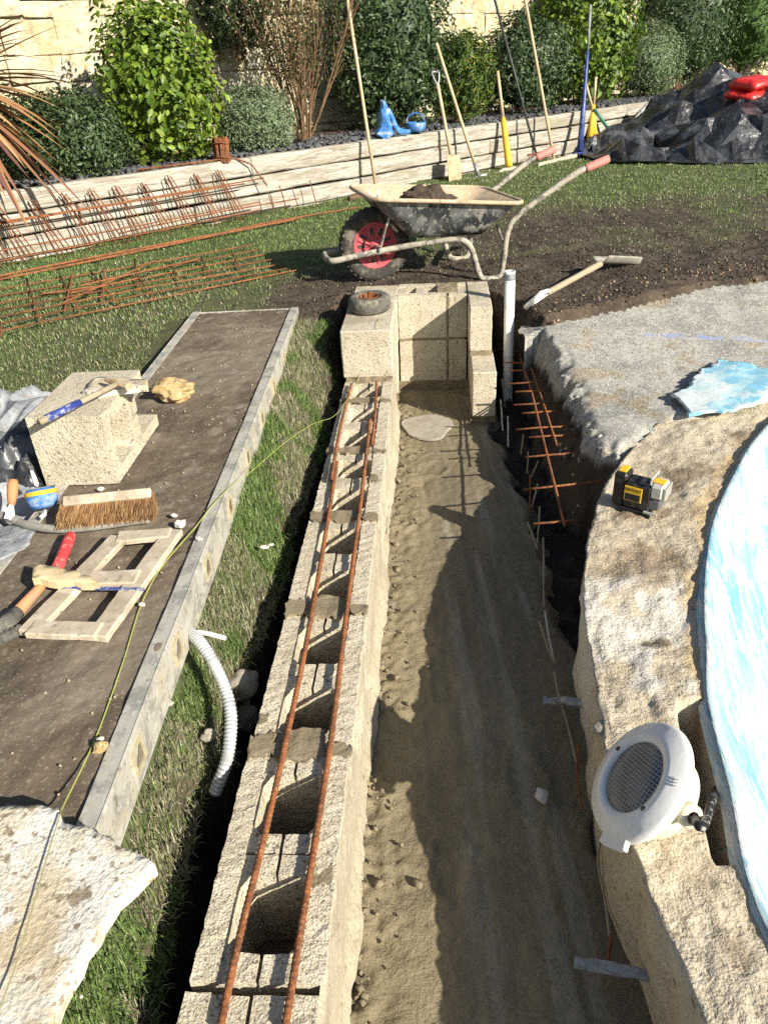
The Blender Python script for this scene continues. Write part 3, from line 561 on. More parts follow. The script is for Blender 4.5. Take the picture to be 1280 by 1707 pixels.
# bed of blocks/mortar under the run, mortar joints and smears
b = MB()
for i in range(-1, 6):
    b.box(wpt(i * pitch + pitch / 2, 0, -.245), (BW + .012, pitch, .05), ANG)
b.build('bed_mortar', 'mortar', bwall, cut=.03, rough=(.006, 30, 5))
def smear(s, t, w, l, h, seed, z=0.0):
    b = MB(); n = 26; poly = []
    for k in range(n):
        a = 2 * math.pi * k / n; e = .5 * (abs(math.cos(a)) ** .5) * math.copysign(1, math.cos(a)); f_ = .5 * (abs(math.sin(a)) ** .5) * math.copysign(1, math.sin(a))
        poly.append((e * w * random.uniform(.80, 1.08), f_ * l * random.uniform(.55, 1.25)))
    b.prism(poly, -.012, h, frame(wpt(s, t, z), WV)); return b.build('mortar_joint', 'mortar', bwall, cut=.014, rough=(.0025, 70, seed))
for i, (w1, w2) in enumerate([(0, 0), (.055, .02), (.05, .022), (.045, .03), (.035, .03), (.03, .02)]):
    s_ = i * pitch - .001
    if i == 0: continue
    smear(s_ + .012, -.082, .052, .022 + w1, .0035, i * 3); smear(s_ + .018, .0, .118, .04 + w1 * .9, .002, i * 3 + 1, -.002); smear(s_ + .002, .085, .048, .018 + w2, .003, i * 3 + 2)
for s_, t_, w_, l_ in ((.18, .082, .036, .05), (.545, -.09, .02, .03), (1.62, .08, .03, .05), (2.55, .082, .03, .03)): smear(s_, t_, w_, l_, .0012, int(s_ * 100))
# thin coat of mortar over the trench face of the run
fs, fz = np.meshgrid(np.linspace(-.45, 2.72, 330), np.linspace(-.003, -.25, 26))
ft = BW / 2 + .003 + .0045 * fbm(fs, fz, 0, 9, 3, 81) + .0015 * fbm(fs, fz, 0, 40, 2, 82) + .016 * sstep(-.19, -.25, fz) * (1 + .5 * fbm(fs, fz, 0, 9, 3, 83)); ft[0] = BW / 2 - .004
fx_ = W0.x + WU.x * fs + WV.x * ft; fy_ = W0.y + WU.y * fs + WV.y * ft
grid_mesh('mortar_coat', fx_, fy_, fz, 'render_pale', bwall)
# raised end: pier of two blocks, back wall and thin wing
def put_solid(dims, s, t, z, seed, m='block'):
    o = solid_block('block', dims, seed, m); o.parent = bwall; o.location = wpt(s, t, z); o.rotation_euler = (random.uniform(-.006, .006), random.uniform(-.006, .006), ANG + random.uniform(-.012, .012)); return o
S0 = 2.52
put_solid((.222, .44, .213), S0 + .22, -.003, .118, 31)
put_solid((.222, .285, .213), S0 + .595, .002, .117, 33)
put_solid((.215, .40, .215), S0 + .56, .0, -.1095, 35)
b = MB(); b.box(wpt(S0 + .37, 0, .005), (.205, .73, .014), ANG); b.box(wpt(S0 - .004, 0, .003), (.20, .03, .022), ANG); b.build('mortar_joint', 'mortar', bwall, cut=.012, rough=(.005, 40, 7))
sb = S0 + .633                                                        # centre line of the back wall
b = MB()
for z in (.118, -.1095):
    # hollow return block, cells open upward
    t0 = .116
    for (ta, tb) in ((t0, t0 + .235), (t0 + .247, t0 + .335)):
        for sg in (-1, 1): b.box(wpt(sb + sg * .086, (ta + tb) / 2, z), (tb - ta, .042, .214), ANG)
        for tc in ([ta + .02, (ta + tb) / 2 - .01, tb - .025] if tb - ta > .1 else [ta + .022, tb - .02]): b.box(wpt(sb, tc, z - .003), (.040, .13, .207), ANG)
b.build('block', 'block', bwall, cut=.025, rough=(.002, 60, 37))
b = MB(); b.box(wpt(sb, .28, .005), (.33, .211, .0135), ANG); b.box(wpt(sb, t0 + .241, .0), (.0115, .211, .43), ANG); b.box(wpt(sb, .28, -.24), (.36, .23, .05), ANG); b.box(wpt(sb - .2, .512, -.243), (.115, .66, .045), ANG); b.box(wpt(sb + .01, t0 + .243, .222), (.10, .17, .012), ANG); b.build('mortar_joint', 'mortar', bwall, cut=.014, rough=(.004, 40, 8))
put_solid((.105, .445, .213), sb - .11, .508, .118, 41); put_solid((.108, .445, .216), sb - .345, .515, -.112, 43); put_solid((.105, .26, .214), sb + .012, .513, -.112, 44)
b = MB(); b.box(wpt(sb - .12, .508, .005), (.10, .45, .016), ANG); b.box(wpt(sb - .33, .512, -.002), (.10, .03, .016), ANG); b.build('mortar_joint', 'mortar', bwall, cut=.012, rough=(.005, 40, 9))

# ------------------------------------------------------------------ reinforcing bars on the wall
def rebar(name, pts, r, m='rust', ribs=.010, parent=None, n=10):
    P = smooth_path(pts, 10); d = [0]
    for a, c in zip(P[:-1], P[1:]): d.append(d[-1] + (c - a).length)
    N = max(4, int(d[-1] / (ribs / 3))); D = np.array(d); A = np.array([p[:] for p in P]); q = np.linspace(0, d[-1], N)
    pts2 = [tuple(np.interp(t, D, A[:, k]) for k in range(3)) for t in q]
    b = MB(); b.tube(pts2, [r * (1.13 if i % 3 == 0 else .95) for i in range(N)], n)
    co = np.array(b.v).reshape(N, n, 3)                                    # slant the ribs
    tg = np.gradient(np.array(pts2), axis=0); tg /= np.linalg.norm(tg, axis=1)[:, None]
    sl = np.sin(np.linspace(0, 4 * math.pi, n, endpoint=False)) * ribs * .30
    co += tg[:, None, :] * sl[None, :, None]; b.v = [tuple(p) for p in co.reshape(-1, 3)]
    return b.build(name, m, parent, smooth=True)
tag(rebar('reinforcing_bar', [(-0.284, 0.535, 0.010), (-0.271, 0.693, 0.010), (-0.250, 0.877, 0.010), (-0.211, 1.317, 0.010), (-0.180, 1.827, 0.010), (-0.155, 2.323, 0.010)], .0062), 'ribbed rusty bar lying along the grass side of the block cells', 'rebar', 'bars laid on the block wall')
tag(rebar('reinforcing_bar', [(-0.188, 0.530, 0.012), (-0.169, 0.727, 0.012), (-0.137, 1.073, 0.012), (-0.110, 1.484, 0.012), (-0.073, 2.020, 0.012), (-0.033, 2.654, 0.014)], .0062), 'ribbed rusty bar lying along the trench side of the block cells', 'rebar', 'bars laid on the block wall')
tag(rebar('reinforcing_bar', [(-0.170, 2.175, 0.020), (-0.147, 2.601, 0.020), (-0.109, 3.039, 0.016)], .0055), 'short rusty bar lapped over the grass-side bar at the pier', 'rebar', 'bars laid on the block wall')
tag(rebar('reinforcing_bar', [(-0.030, 2.436, 0.012), (-0.013, 2.709, 0.014), (0.001, 3.050, 0.016)], .0055), 'short rusty bar lapped beside the trench-side bar at the pier', 'rebar', 'bars laid on the block wall')

# mesh ends sticking out of the slab
mesh = thing('rebar_mesh', 'rusty reinforcing mesh sticking out of the broken slab edge', 'rebar mesh', loc=(0, 0, 0))
def wire(name, pts, r, m, parent, n=7):
    b = MB(); b.tube(pts, r, n); return b.build(name, m, parent, smooth=True)
wire('long_bar', [(0.765, 3.735, -0.035), (0.719, 3.270, -0.037), (0.683, 2.793, -0.040), (0.655, 2.457, -0.042)], .0042, 'rust', mesh)
wire('long_bar', [(0.705, 3.477, -0.045), (0.670, 3.008, -0.047), (0.626, 2.590, -0.049), (0.587, 2.211, -0.050), (0.558, 1.925, -0.052)], .0045, 'rust', mesh)
for pa, pb in (((0.635, 3.498, -0.042), (0.761, 3.480, -0.040)), ((0.604, 3.353, -0.043), (0.787, 3.315, -0.040)), ((0.616, 3.242, -0.044), (0.733, 3.226, -0.042)), ((0.579, 3.087, -0.045), (0.777, 3.077, -0.042)), ((0.599, 2.995, -0.046), (0.734, 2.981, -0.043)), ((0.567, 2.858, -0.047), (0.756, 2.849, -0.044)), ((0.586, 2.771, -0.048), (0.746, 2.765, -0.045)), ((0.534, 2.624, -0.049), (0.732, 2.616, -0.045)), ((0.570, 2.551, -0.050), (0.729, 2.538, -0.046)), ((0.527, 2.393, -0.051), (0.722, 2.394, -0.047)), ((0.478, 2.161, -0.052), (0.719, 2.179, -0.048)), ((0.466, 1.949, -0.054), (0.581, 1.951, -0.052))):
    a, c = Vector(pa), Vector(pb); wire('cross_bar', [a, lerp(a, c, .5) + Vector((0, 0, random.uniform(-.003, .003))), c + (c - a) * .12], .0040, 'rust', mesh)
for pa, pb, r in (((0.642, 3.509, -0.040), (0.635, 3.503, -0.200), .003), ((0.760, 3.519, -0.100), (0.727, 3.507, -0.220), .003)): wire('drop_bar', [pa, pb], r, 'rust_dark', mesh)
stubs = [((0.598, 3.335, -0.120), (0.613, 3.289, -0.250), 'straw'), ((0.561, 3.138, -0.140), (0.559, 3.039, -0.250), 'chalk'), ((0.566, 2.973, -0.150), (0.555, 2.874, -0.250), 'chalk'), ((0.603, 2.805, -0.160), (0.595, 2.794, -0.250), 'straw'), ((0.592, 2.650, -0.160), (0.589, 2.624, -0.250), 'straw'),
         ((0.615, 2.563, -0.160), (0.601, 2.597, -0.250), 'straw'), ((0.564, 2.469, -0.170), (0.546, 2.346, -0.250), 'rust'), ((0.580, 2.402, -0.170), (0.557, 2.367, -0.250), 'straw'), ((0.552, 2.235, -0.170), (0.528, 2.127, -0.250), 'straw'), ((0.501, 2.188, -0.200), (0.520, 2.090, -0.250), 'straw'), ((0.530, 2.066, -0.190), (0.475, 1.777, -0.250), 'straw')]
wh = ['white wire stub nearest the white pipe', 'pale stub leaning at the trench edge by the mesh end', 'white stub below the third rung of the mesh', 'straw-coloured peg beside the middle rungs', 'upright straw peg beside the lower rungs', 'slanted peg under the third lowest rung',
      'rust-red peg between the two lowest rungs', 'slanted pale peg above the lowest rung', 'pale peg at the lowest rung', 'slanted pale twig just below the lowest rung', 'long thin twig lying down the trench below the mesh']
for (a, c, m), lb in zip(stubs, wh):
    a, c = Vector(a), Vector(c); b = MB(); b.tube([a, lerp(a, c, .4) + Vector((.0012, 0, 0)), lerp(a, c, .75) - Vector((.0012, 0, 0)), c], [.003, .0034, .003, .003], 6); tag(b.build('peg', m), lb, 'peg', 'thin pegs along the footing edge')
for (pts, m, lb) in (([(0.457, 1.699, -0.200), (0.450, 1.610, -0.220), (0.452, 1.536, -0.250)], 'chalk', 'white split stick lying in the dark beside the footing'), ([(0.431, 1.652, -0.200), (0.437, 1.581, -0.220), (0.447, 1.538, -0.245)], 'straw', 'thinner pale stick crossing the white split stick'), ([(0.437, 1.476, -0.230), (0.431, 1.397, -0.240), (0.433, 1.303, -0.250), (0.426, 1.191, -0.250)], 'straw', 'dry root trailing past the upper grey bar'), ([(0.435, 1.219, -0.220), (0.413, 1.131, -0.240), (0.406, 1.059, -0.250)], 'rust', 'rusty wire end standing by the pool lamp'), ([(0.411, 0.949, -0.200), (0.397, 0.908, -0.220), (0.395, 0.844, -0.240), (0.384, 0.773, -0.240)], 'straw', 'dry root hanging under the pool lamp'), ([(0.365, 0.731, -0.160), (0.368, 0.725, -0.240)], 'rust', 'rusty rod end standing behind the lower grey bar')):
    b = MB(); b.tube(smooth_path(pts, 4), .003, 6); tag(b.build('twig', m), lb, 'twig')
for pa, pb, lb in (((0.376, 1.345, -0.200), (0.489, 1.314, -0.185), 'short grey bar sticking out below the rim, above the pool lamp'), ((0.296, 0.707, -0.200), (0.425, 0.668, -0.180), 'longer grey bar sticking out of the rim at the bottom of the picture')):
    a, c = Vector(pa), Vector(pb); b = MB(); ang = math.atan2((c - a).y, (c - a).x)
    b.tube([lerp(a, c, t) + Vector((0, random.uniform(-.003, .003), random.uniform(-.002, .002))) for t in np.linspace(0, 1, 9)], [.011 * random.uniform(.8, 1.2) for _ in range(9)], 8, squash=.7); tag(b.build('steel_bar', 'steel_grey', rough=(.002, 60, 3)), lb, 'steel bar')
# stone on the footing
def lump(name, c, r, m, seed, sq=(1, 1, .7), sub=3, amp=.25, f=1.6, parent=None):
    bm = bmesh.new(); bmesh.ops.create_icosphere(bm, subdivisions=sub, radius=1.0)
    p = np.array([v.co[:] for v in bm.verts]); k = 1 + amp * fbm(p[:, 0] + seed, p[:, 1], p[:, 2], f, 3, seed)
    for v, q, kk in zip(bm.verts, p, k): v.co = (q[0] * kk * r * sq[0] + c[0], q[1] * kk * r * sq[1] + c[1], q[2] * kk * r * sq[2] + c[2])
    me = bpy.data.meshes.new(name); bm.to_mesh(me); bm.free(); me.materials.append(MATS[m]); me.polygons.foreach_set('use_smooth', [sub > 2] * len(me.polygons)); return link(name, me, parent)
tag(lump('stone', (0.325, 1.102, -0.250), .016, 'chalk', 3, (.9, 1.3, .6)), 'pale stone lying alone in the shaded part of the trench', 'stone')
tag(lump('stone', (-0.013, 2.101, -0.245), .02, 'tan_stone', 5, (.8, 1.2, .7)), 'small buff stone at the foot of the block wall', 'stone')

# ------------------------------------------------------------------ white pipe in the pit
pp = thing('waste_pipe', 'white plastic pipe standing upright in the pit beside the wing wall', 'pipe', loc=(.655, 3.46, -.32))
b = MB(); R_ = .0245; b.lathe([(R_, 0), (R_, .675), (R_ - .003, .675), (R_ - .003, .55)], 24); b.build('tube', 'pipe_white', pp, smooth=True)
b = MB(); b.lathe([(R_ + .0006, .635), (R_ + .0006, .665)], 24); b.build('printed_band', 'grey_sheet', pp, smooth=True)
pp.rotation_euler = (0, math.radians(-1.2), 0)

# ------------------------------------------------------------------ pool lamp resting on the rim
cC = Vector((.421, .859, .102))
iR = Vector((_r.x, _r.y, _r.z)); iU = -Vector((_d.x, _d.y, _d.z))
nrm_l = Vector((-.762, .148, .630))
LM = axis_frame(cC, nrm_l, tuple((iU * .907 + iR * .421)))
lamp = thing('pool_lamp', 'round white underwater pool lamp propped on the rim, cable trailing behind', 'pool lamp')
def lamp_angle(dx, dy):
    best = max(range(360), key=lambda k: (lambda v: (v.dot(iR) * dx + v.dot(iU) * dy) / math.hypot(v.dot(iR), v.dot(iU)))(LM.to_3x3() @ Vector((math.cos(math.radians(k)), math.sin(math.radians(k)), 0))))
    return math.radians(best)
b = MB(); b.lathe([(.066, .008), (.069, .013), (.083, .015), (.086, .013), (.108, .004), (.113, -.004), (.114, -.010), (.108, -.013), (.066, -.012)], 64, LM); b.build('face_ring', 'lamp_white', lamp, smooth=True)
b = MB()
dn = lamp_angle(-.52, -.85)
ta = [(.106 * math.cos(dn + a), .106 * math.sin(dn + a)) for a in (-.30, -.15, 0, .15, .30)]; tb = [(.128 * math.cos(dn + a), .128 * math.sin(dn + a)) for a in (.27, .13, 0, -.13, -.27)]
b.prism(ta + tb, -.010, .001, LM); b.build('tab', 'lamp_white', lamp, bevel=.002)
b = MB(); b.lathe([(.0, .018), (.02, .0175), (.04, .016), (.055, .013), (.068, .008)], 48, LM); b.build('lens', 'lens_dark', lamp, smooth=True)
b = MB()
for k in range(-9, 10):
    q = k * .0070; hl = math.sqrt(max(0, .065 ** 2 - q * q))
    for ax in (0, 1):
        pts = []
        for t in np.linspace(-hl, hl, 9):
            x, y = (q, t) if ax else (t, q); rr = math.hypot(x, y); pts.append(LM @ Vector((x, y, np.interp(rr, [0, .02, .04, .055, .068], [.018, .0175, .016, .013, .008]) + .0004)))
        b.tube(pts, .0006 if ax else .0010, 4, caps=False)
b.build('lens_grid', 'lens_bar', lamp)
b = MB(); b.lathe([(.092, -.012), (.090, -.030), (.080, -.032), (.077, -.066), (.05, -.08), (.0, -.082)], 48, LM); b.build('housing', 'lamp_cream', lamp, smooth=True)
ga = lamp_angle(.97, -.23)
GM = LM @ Matrix.Translation((.088 * math.cos(ga), .088 * math.sin(ga), -.040)) @ Matrix.Rotation(ga, 4, 'Z') @ Matrix.Rotation(math.pi / 2, 4, 'Y')
b = MB(); b.lathe([(.018, -.012), (.018, .006), (.021, .007), (.021, .020), (.016, .024), (.011, .024)], 18, GM); b.build('gland', 'lamp_cream', lamp, smooth=True)
for da in (.35, -.75):
    b = MB(); a = ga + da; b.box((0, 0, 0), (.014, .02, .016), mtx=LM @ Matrix.Translation((.096 * math.cos(a), .096 * math.sin(a), -.020)) @ Matrix.Rotation(a, 4, 'Z')); b.build('lug', 'lamp_cream', lamp, bevel=.002)
g0 = GM @ Vector((0, 0, .022)); g1 = GM @ Vector((0, 0, .05))
b = MB(); b.tube(smooth_path([g0, g1, (0.607, 0.916, -0.015), (0.647, 0.924, -0.040), (0.661, 0.916, -0.072), (0.678, 0.931, -0.144), (0.713, 0.974, -0.265)], 6), .0075, 10); b.build('cable', 'cable_black', lamp, smooth=True)
for a_ in (.95, -2.0):
    ua = lamp_angle(-.05, 1) if a_ > 0 else lamp_angle(-.16, -1)
    b = MB(); b.lathe([(.0, .0158), (.0042, .0158), (.0048, .0145)], 10, LM @ Matrix.Translation((.0765 * math.cos(ua), .0765 * math.sin(ua), 0))); b.build('screw', 'cable_black', lamp)
ra = lamp_angle(.86, .50)
for k in range(3):
    pts = [LM @ Matrix.Rotation(ra, 4, 'Z') @ Vector((.0965 + .0028 * math.sin(t * 2.2 * math.pi) * .6 + (k - 1) * 0, -.010 + .020 * t, .0105)) for t in np.linspace(0, 1, 12)]
    M2 = LM @ Matrix.Rotation(ra, 4, 'Z')
    P_ = []
    for t in np.linspace(0, 1, 14):
        tx = .0905 + .013 * t; ty = (k - 1) * .0055 + .0012 * math.sin(t * 2 * math.pi)
        P_.append(M2 @ Vector((tx, ty, .0142 - (tx - .086) * .41)))
    b = MB(); b.tube(P_, .0011, 5); b.build('wave_mark', 'white_print', lamp)
# flat cement under the lamp
tag(lump('cement_lump', (0.434, 1.057, 0.010), .03, 'cement_grey', 9, (1.0, .8, .35)), 'grey lump of cement on the rim behind the pool lamp', 'cement')

# ------------------------------------------------------------------ laser level
lz = thing('laser_level', 'black and yellow cross-line laser level standing on the pool rim', 'laser level', loc=(0.760, 1.875, 0.026), rz=math.radians(-38))
def part(parent, name, m, c, d, bevel=.003, rot=None):
    b = MB(); M = Matrix.Translation(c) @ (Matrix.Rotation(rot[0], 4, rot[1]) if rot else Matrix.Identity(4)); b.box((0, 0, 0), d, mtx=M); return b.build(name, m, parent, bevel=bevel)
part(lz, 'body', 'tool_black', (0, 0, .054), (.082, .062, .088), .008)
part(lz, 'base', 'tool_black', (0, 0, .006), (.088, .068, .012), .004)
bt = part(lz, 'battery', 'tool_black', (-.058, .008, .058), (.040, .058, .112), .008)
part(bt, 'latch', 'yellow_plastic', (-.058, .008, .116), (.024, .040, .006), .002)
lb_ = part(lz, 'label', 'yellow_plastic', (-.012, -.0325, .062), (.052, .003, .048), .001)
part(lb_, 'label_panel', 'tool_black', (-.012, -.0345, .052), (.044, .002, .022), .0005)
tx = bpy.data.curves.new('lettering', 'FONT'); tx.body = 'DEWALT'; tx.size = .0125; tx.align_x = 'CENTER'; tx.extrude = .0003; tx.materials.append(MATS['tool_black'])
_t = bpy.data.objects.new('lettering', tx); COL.objects.link(_t); bpy.context.view_layer.update(); _me = bpy.data.meshes.new_from_object(_t); bpy.data.objects.remove(_t); to = link('lettering', _me); to.parent = lb_; to.location = (-.012, -.0345, .072); to.rotation_euler = (math.pi / 2, 0, 0)
hd = part(lz, 'head', 'tool_grey', (.052, .004, .082), (.040, .066, .048), .008)
part(hd, 'top_plate', 'yellow_plastic', (.050, .000, .108), (.034, .030, .004), .001)
b = MB(); b.tube([(.034, -.028, .106), (.034, -.028, .122), (.034, .032, .122), (.034, .032, .106)], .0035, 8); b.build('guard', 'tool_grey', hd)
for k in range(5): part(hd, 'fin', 'tool_grey', (.0745, -.022 + k * .012, .080), (.008, .006, .040), .001)
part(lz, 'window', 'tool_glass', (.050, -.0, .040), (.030, .052, .034), .003)
for sx_ in (-1, 1):
    for sy_ in (-1, 1): part(lz, 'foot', 'tool_black', (sx_ * .038, sy_ * .028, -.002), (.014, .014, .010), .002)
part(lz, 'front_bar', 'tool_grey', (.046, -.036, .016), (.040, .004, .008), .001)

# ------------------------------------------------------------------ flaked piece of pool lining on the slab
def flat_piece(name, pts, th, m, seed, label=None, cat=None, rag=.012, curl=.0, parent=None, bow=0.0, cell=.02):
    """ragged sheet: outline points are world points on its top."""
    P = [Vector(p) for p in pts]; out = []
    for a, c in zip(P, P[1:] + P[:1]):
        nseg = max(1, int((c - a).length / .02))
        for k in range(nseg):
            q = lerp(a, c, k / nseg); j = rag * (fbm(np.array([q.x]), np.array([q.y]), 0, 45, 2, seed)[0]); e = (c - a).normalized(); out.append(q + Vector((-e.y, e.x, 0)) * j)
    poly = np.array([p[:2] for p in out]); cen = sum(P, Vector()) / len(P)
    A_ = np.array([[p.x - cen.x, p.y - cen.y, 1] for p in P]); co, *_r2 = np.linalg.lstsq(A_, np.array([p.z for p in P]), rcond=None)
    x0, y0 = poly.min(0); x1, y1 = poly.max(0); gx_, gy_ = np.meshgrid(np.arange(x0 - cell, x1 + cell * 2, cell), np.arange(y0 - cell, y1 + cell * 2, cell))
    bm = bmesh.new(); f = bm.faces.new([bm.verts.new((p.x, p.y, 0)) for p in out]); bm.normal_update()
    if f.normal.z < 0: f.normal_flip()
    for ax, vals in ((0, np.arange(x0, x1, cell)), (1, np.arange(y0, y1, cell))):
        for v in vals:
            bmesh.ops.bisect_plane(bm, geom=bm.verts[:] + bm.edges[:] + bm.faces[:], plane_co=(v, 0, 0) if ax == 0 else (0, v, 0), plane_no=(1, 0, 0) if ax == 0 else (0, 1, 0))
    r = bmesh.ops.extrude_face_region(bm, geom=bm.faces[:]); top = [g for g in r['geom'] if isinstance(g, bmesh.types.BMVert)]; ts = set(top)
    p = np.array([v.co[:] for v in bm.verts]); zt = co[0] * (p[:, 0] - cen.x) + co[1] * (p[:, 1] - cen.y) + co[2]
    nz = .004 * fbm(p[:, 0], p[:, 1], 0, 14, 3, seed + 3) + bow * fbm(p[:, 0], p[:, 1], 0, 4, 2, seed + 5)
    for v, z_, q in zip(bm.verts, zt, nz): v.co.z = z_ + q - (0 if v in ts else th)
    bmesh.ops.recalc_face_normals(bm, faces=bm.faces[:])
    me = bpy.data.meshes.new(name); bm.to_mesh(me); bm.free(); me.materials.append(MATS[m]); o = link(name, me, parent); me.polygons.foreach_set('use_smooth', [abs(p.normal.z) > .6 for p in me.polygons]); return tag(o, label, cat)
flat_piece('lining_piece', [(1.129, 2.638, 0.062), (1.226, 2.699, 0.066), (1.301, 2.814, 0.070), (1.432, 2.937, 0.074), (1.500, 2.871, 0.078), (1.584, 2.790, 0.080), (1.610, 2.624, 0.075), (1.443, 2.510, 0.064), (1.268, 2.462, 0.062), (1.121, 2.445, 0.060), (1.136, 2.519, 0.060)], .009, 'lining_flake', 4, 'ragged flake of blue and white pool lining lying on the grey slab', 'lining', .012)

# ------------------------------------------------------------------ aluminium staging board
BO = Vector((-.487, .60, .2)); BU = Vector((.0415, .99914, 0)); BV = Vector((.99914, -.0415, 0)); BANG = math.atan2(BU.y, BU.x) - math.pi / 2; BL = 3.02
def bpt(s, t, z=.2): p = BO + BU * s + BV * t; return Vector((p.x, p.y, z))
board = thing('staging_board', 'long dirt-covered aluminium staging board lying on the grass beside the trench', 'staging board')
for side, t0 in (('right', 0.0), ('left', -.515)):
    b = MB(); sg = 1 if side == 'right' else -1
    # C-section rail: top lip, web, bottom lip
    b.box(bpt(BL / 2, t0 - sg * .017, .199), (.036, BL, .004), BANG); b.box(bpt(BL / 2, t0 - .0, .148), (.004, BL, .1), BANG); b.box(bpt(BL / 2, t0 - sg * .015, .099), (.032, BL, .004), BANG)
    b.tube([bpt(0, t0 - sg * .001, .2005), bpt(BL, t0 - sg * .001, .2005)], .0022, 6)
    rail = b.build('side_rail', 'aluminium', board, cut=.12, rough=(.0012, 6, 4 if sg > 0 else 9))
    if sg > 0:
        for s_ in (.33, .615, .914, 1.21, 1.51, 1.81, 2.11, 2.42, 2.72):
            M = Matrix.Translation(bpt(s_, .002, .156)) @ Matrix.Rotation(BANG, 4, 'Z')
            b = MB(); ho, vo, w_ = .026, .027, .0055                                          # rim of the box-section rung end
            for dy, dz, ly_, lz_ in ((0, vo - w_ / 2, 2 * ho, w_), (0, -vo + w_ / 2, 2 * ho, w_), (ho - w_ / 2, 0, w_, 2 * vo - 2 * w_), (-ho + w_ / 2, 0, w_, 2 * vo - 2 * w_)):
                b.box((0, 0, 0), (.006, ly_, lz_), mtx=M @ Matrix.Translation((.002, dy, dz)))
            re_ = b.build('rung_end', 'stamp_yellow', rail)
            b = MB(); b.add([M @ Vector((.0015, y_, z_)) for y_, z_ in ((-.02, -.02), (.02, -.02), (.02, .02))], [(0, 1, 2)]); b.build('rung_hollow', 'deck_dirt', rail)
for s_ in (.30,):
    b = MB(); b.lathe([(.0, .0018), (.008, .0018), (.0095, .0)], 14, Matrix.Translation(bpt(s_ + .27, -.017, .2012)) @ Matrix.Diagonal((.8, 1.5, 1, 1))); b.build('rivet_hole', 'deck_dirt', board)
ds, dt = np.meshgrid(np.linspace(0, BL, 330), np.linspace(-.498, -.034, 62)); dx_ = BO.x + BU.x * ds + BV.x * dt; dy_ = BO.y + BU.y * ds + BV.y * dt
dz_ = .193 + .004 * fbm(dx_, dy_, 0, 5, 3, 91) + .0025 * fbm(dx_, dy_, 0, 24, 3, 92) + .0012 * fbm(dx_, dy_, 0, 80, 2, 93)
grid_mesh('deck', dx_, dy_, dz_, 'deck_dirt', board)
b = MB(); b.box(bpt(BL + .002, -.2575, .148), (.515, .004, .098), BANG); b.build('end_plate', 'aluminium', board)
n = 170; q = RNG.uniform(0, BL, n); w = RNG.uniform(-.49, -.04, n)
chips('board_grit', np.stack([BO.x + BU.x * q + BV.x * w, BO.y + BU.y * q + BV.y * w, .197 + 0 * q], 1), .0032, 'straw', 17, .8, 'pale grit and crumbs scattered on the dirty staging board', 'grit')

# ------------------------------------------------------------------ broken block standing on the board
cb = thing('concrete_block', 'broken hollow concrete block lying on its side on the staging board', 'concrete block', loc=(-.762, 1.90, .199), rz=math.radians(-3))
b = MB(); w_ = .215
def bb(x0, x1, y0, y1, z0, z1): b.box(((x0 + x1) / 2, (y0 + y1) / 2, (z0 + z1) / 2), (x1 - x0, y1 - y0, z1 - z0))
bb(-w_, 0, 0, .41, 0, .036); bb(-w_, 0, .0, .35, .179, .215); bb(-w_, 0, .0, .040, .036, .179)
bb(-w_, -.006, .190, .222, .036, .179); bb(-w_, -.008, .234, .268, .036, .101); bb(-w_, -.004, .234, .268, .113, .179); bb(-w_ + .01, -.05, .195, .262, .040, .175)
for z0, y0, dz, dy in ((.036, .040, 1, 1), (.179, .040, -1, 1), (.036, .190, 1, -1), (.179, .190, -1, -1)):
    c = .016; b.add([(-w_, y0, z0), (-w_, y0 + dy * c, z0), (-w_, y0, z0 + dz * c), (-.002, y0, z0), (-.002, y0 + dy * c, z0), (-.002, y0, z0 + dz * c)], [(0, 1, 2), (5, 4, 3), (1, 4, 5, 2), (0, 3, 4, 1), (2, 5, 3, 0)])
b.build('body', 'block', cb, cut=.016, rough=(.0007, 90, 19))

tag(lump('stone', (-0.734, 2.536, 0.225), .062, 'tan_stone', 12, (1.15, .85, .62), 4, .33, 2.2), 'rough golden-brown stone lying on the staging board behind the block', 'stone')
flat_piece('plaster_slab', [(-0.865, 2.066, 0.428), (-0.846, 2.159, 0.428), (-0.693, 2.140, 0.428), (-0.669, 2.064, 0.428), (-0.738, 2.046, 0.428), (-0.803, 2.029, 0.428)], .018, 'white_stone', 8, 'white slab of plaster lying on top of the broken block', 'plaster slab', .006)
hm = thing('hammer', 'old hammer with blue-taped handle lying across the top of the block', 'hammer')
a, c = Vector((-0.896, 1.822, 0.437)), Vector((-0.749, 2.044, 0.448)); d = (c - a).normalized()
b = MB(); b.tube([a, lerp(a, c, .3), lerp(a, c, .7), c], [.010, .009, .008, .008], 10); b.build('handle', 'straw', hm, smooth=True)
b = MB(); b.tube([lerp(a, c, .08), lerp(a, c, .30), lerp(a, c, .5)], [.0105, .0112, .0098], 12); b.build('tape', 'blue_tape', hm, smooth=True, rough=(.0012, 90, 2))
hM = frame(c + d * .004, Vector((-d.y, d.x, .05)))
b = MB(); b.tube([hM @ Vector((x, 0, 0)) for x in (-.045, -.025, .0, .02, .055)], [.013, .012, .011, .010, .005], 8); b.build('head', 'steel_rusty', hm, rough=(.001, 70, 4))

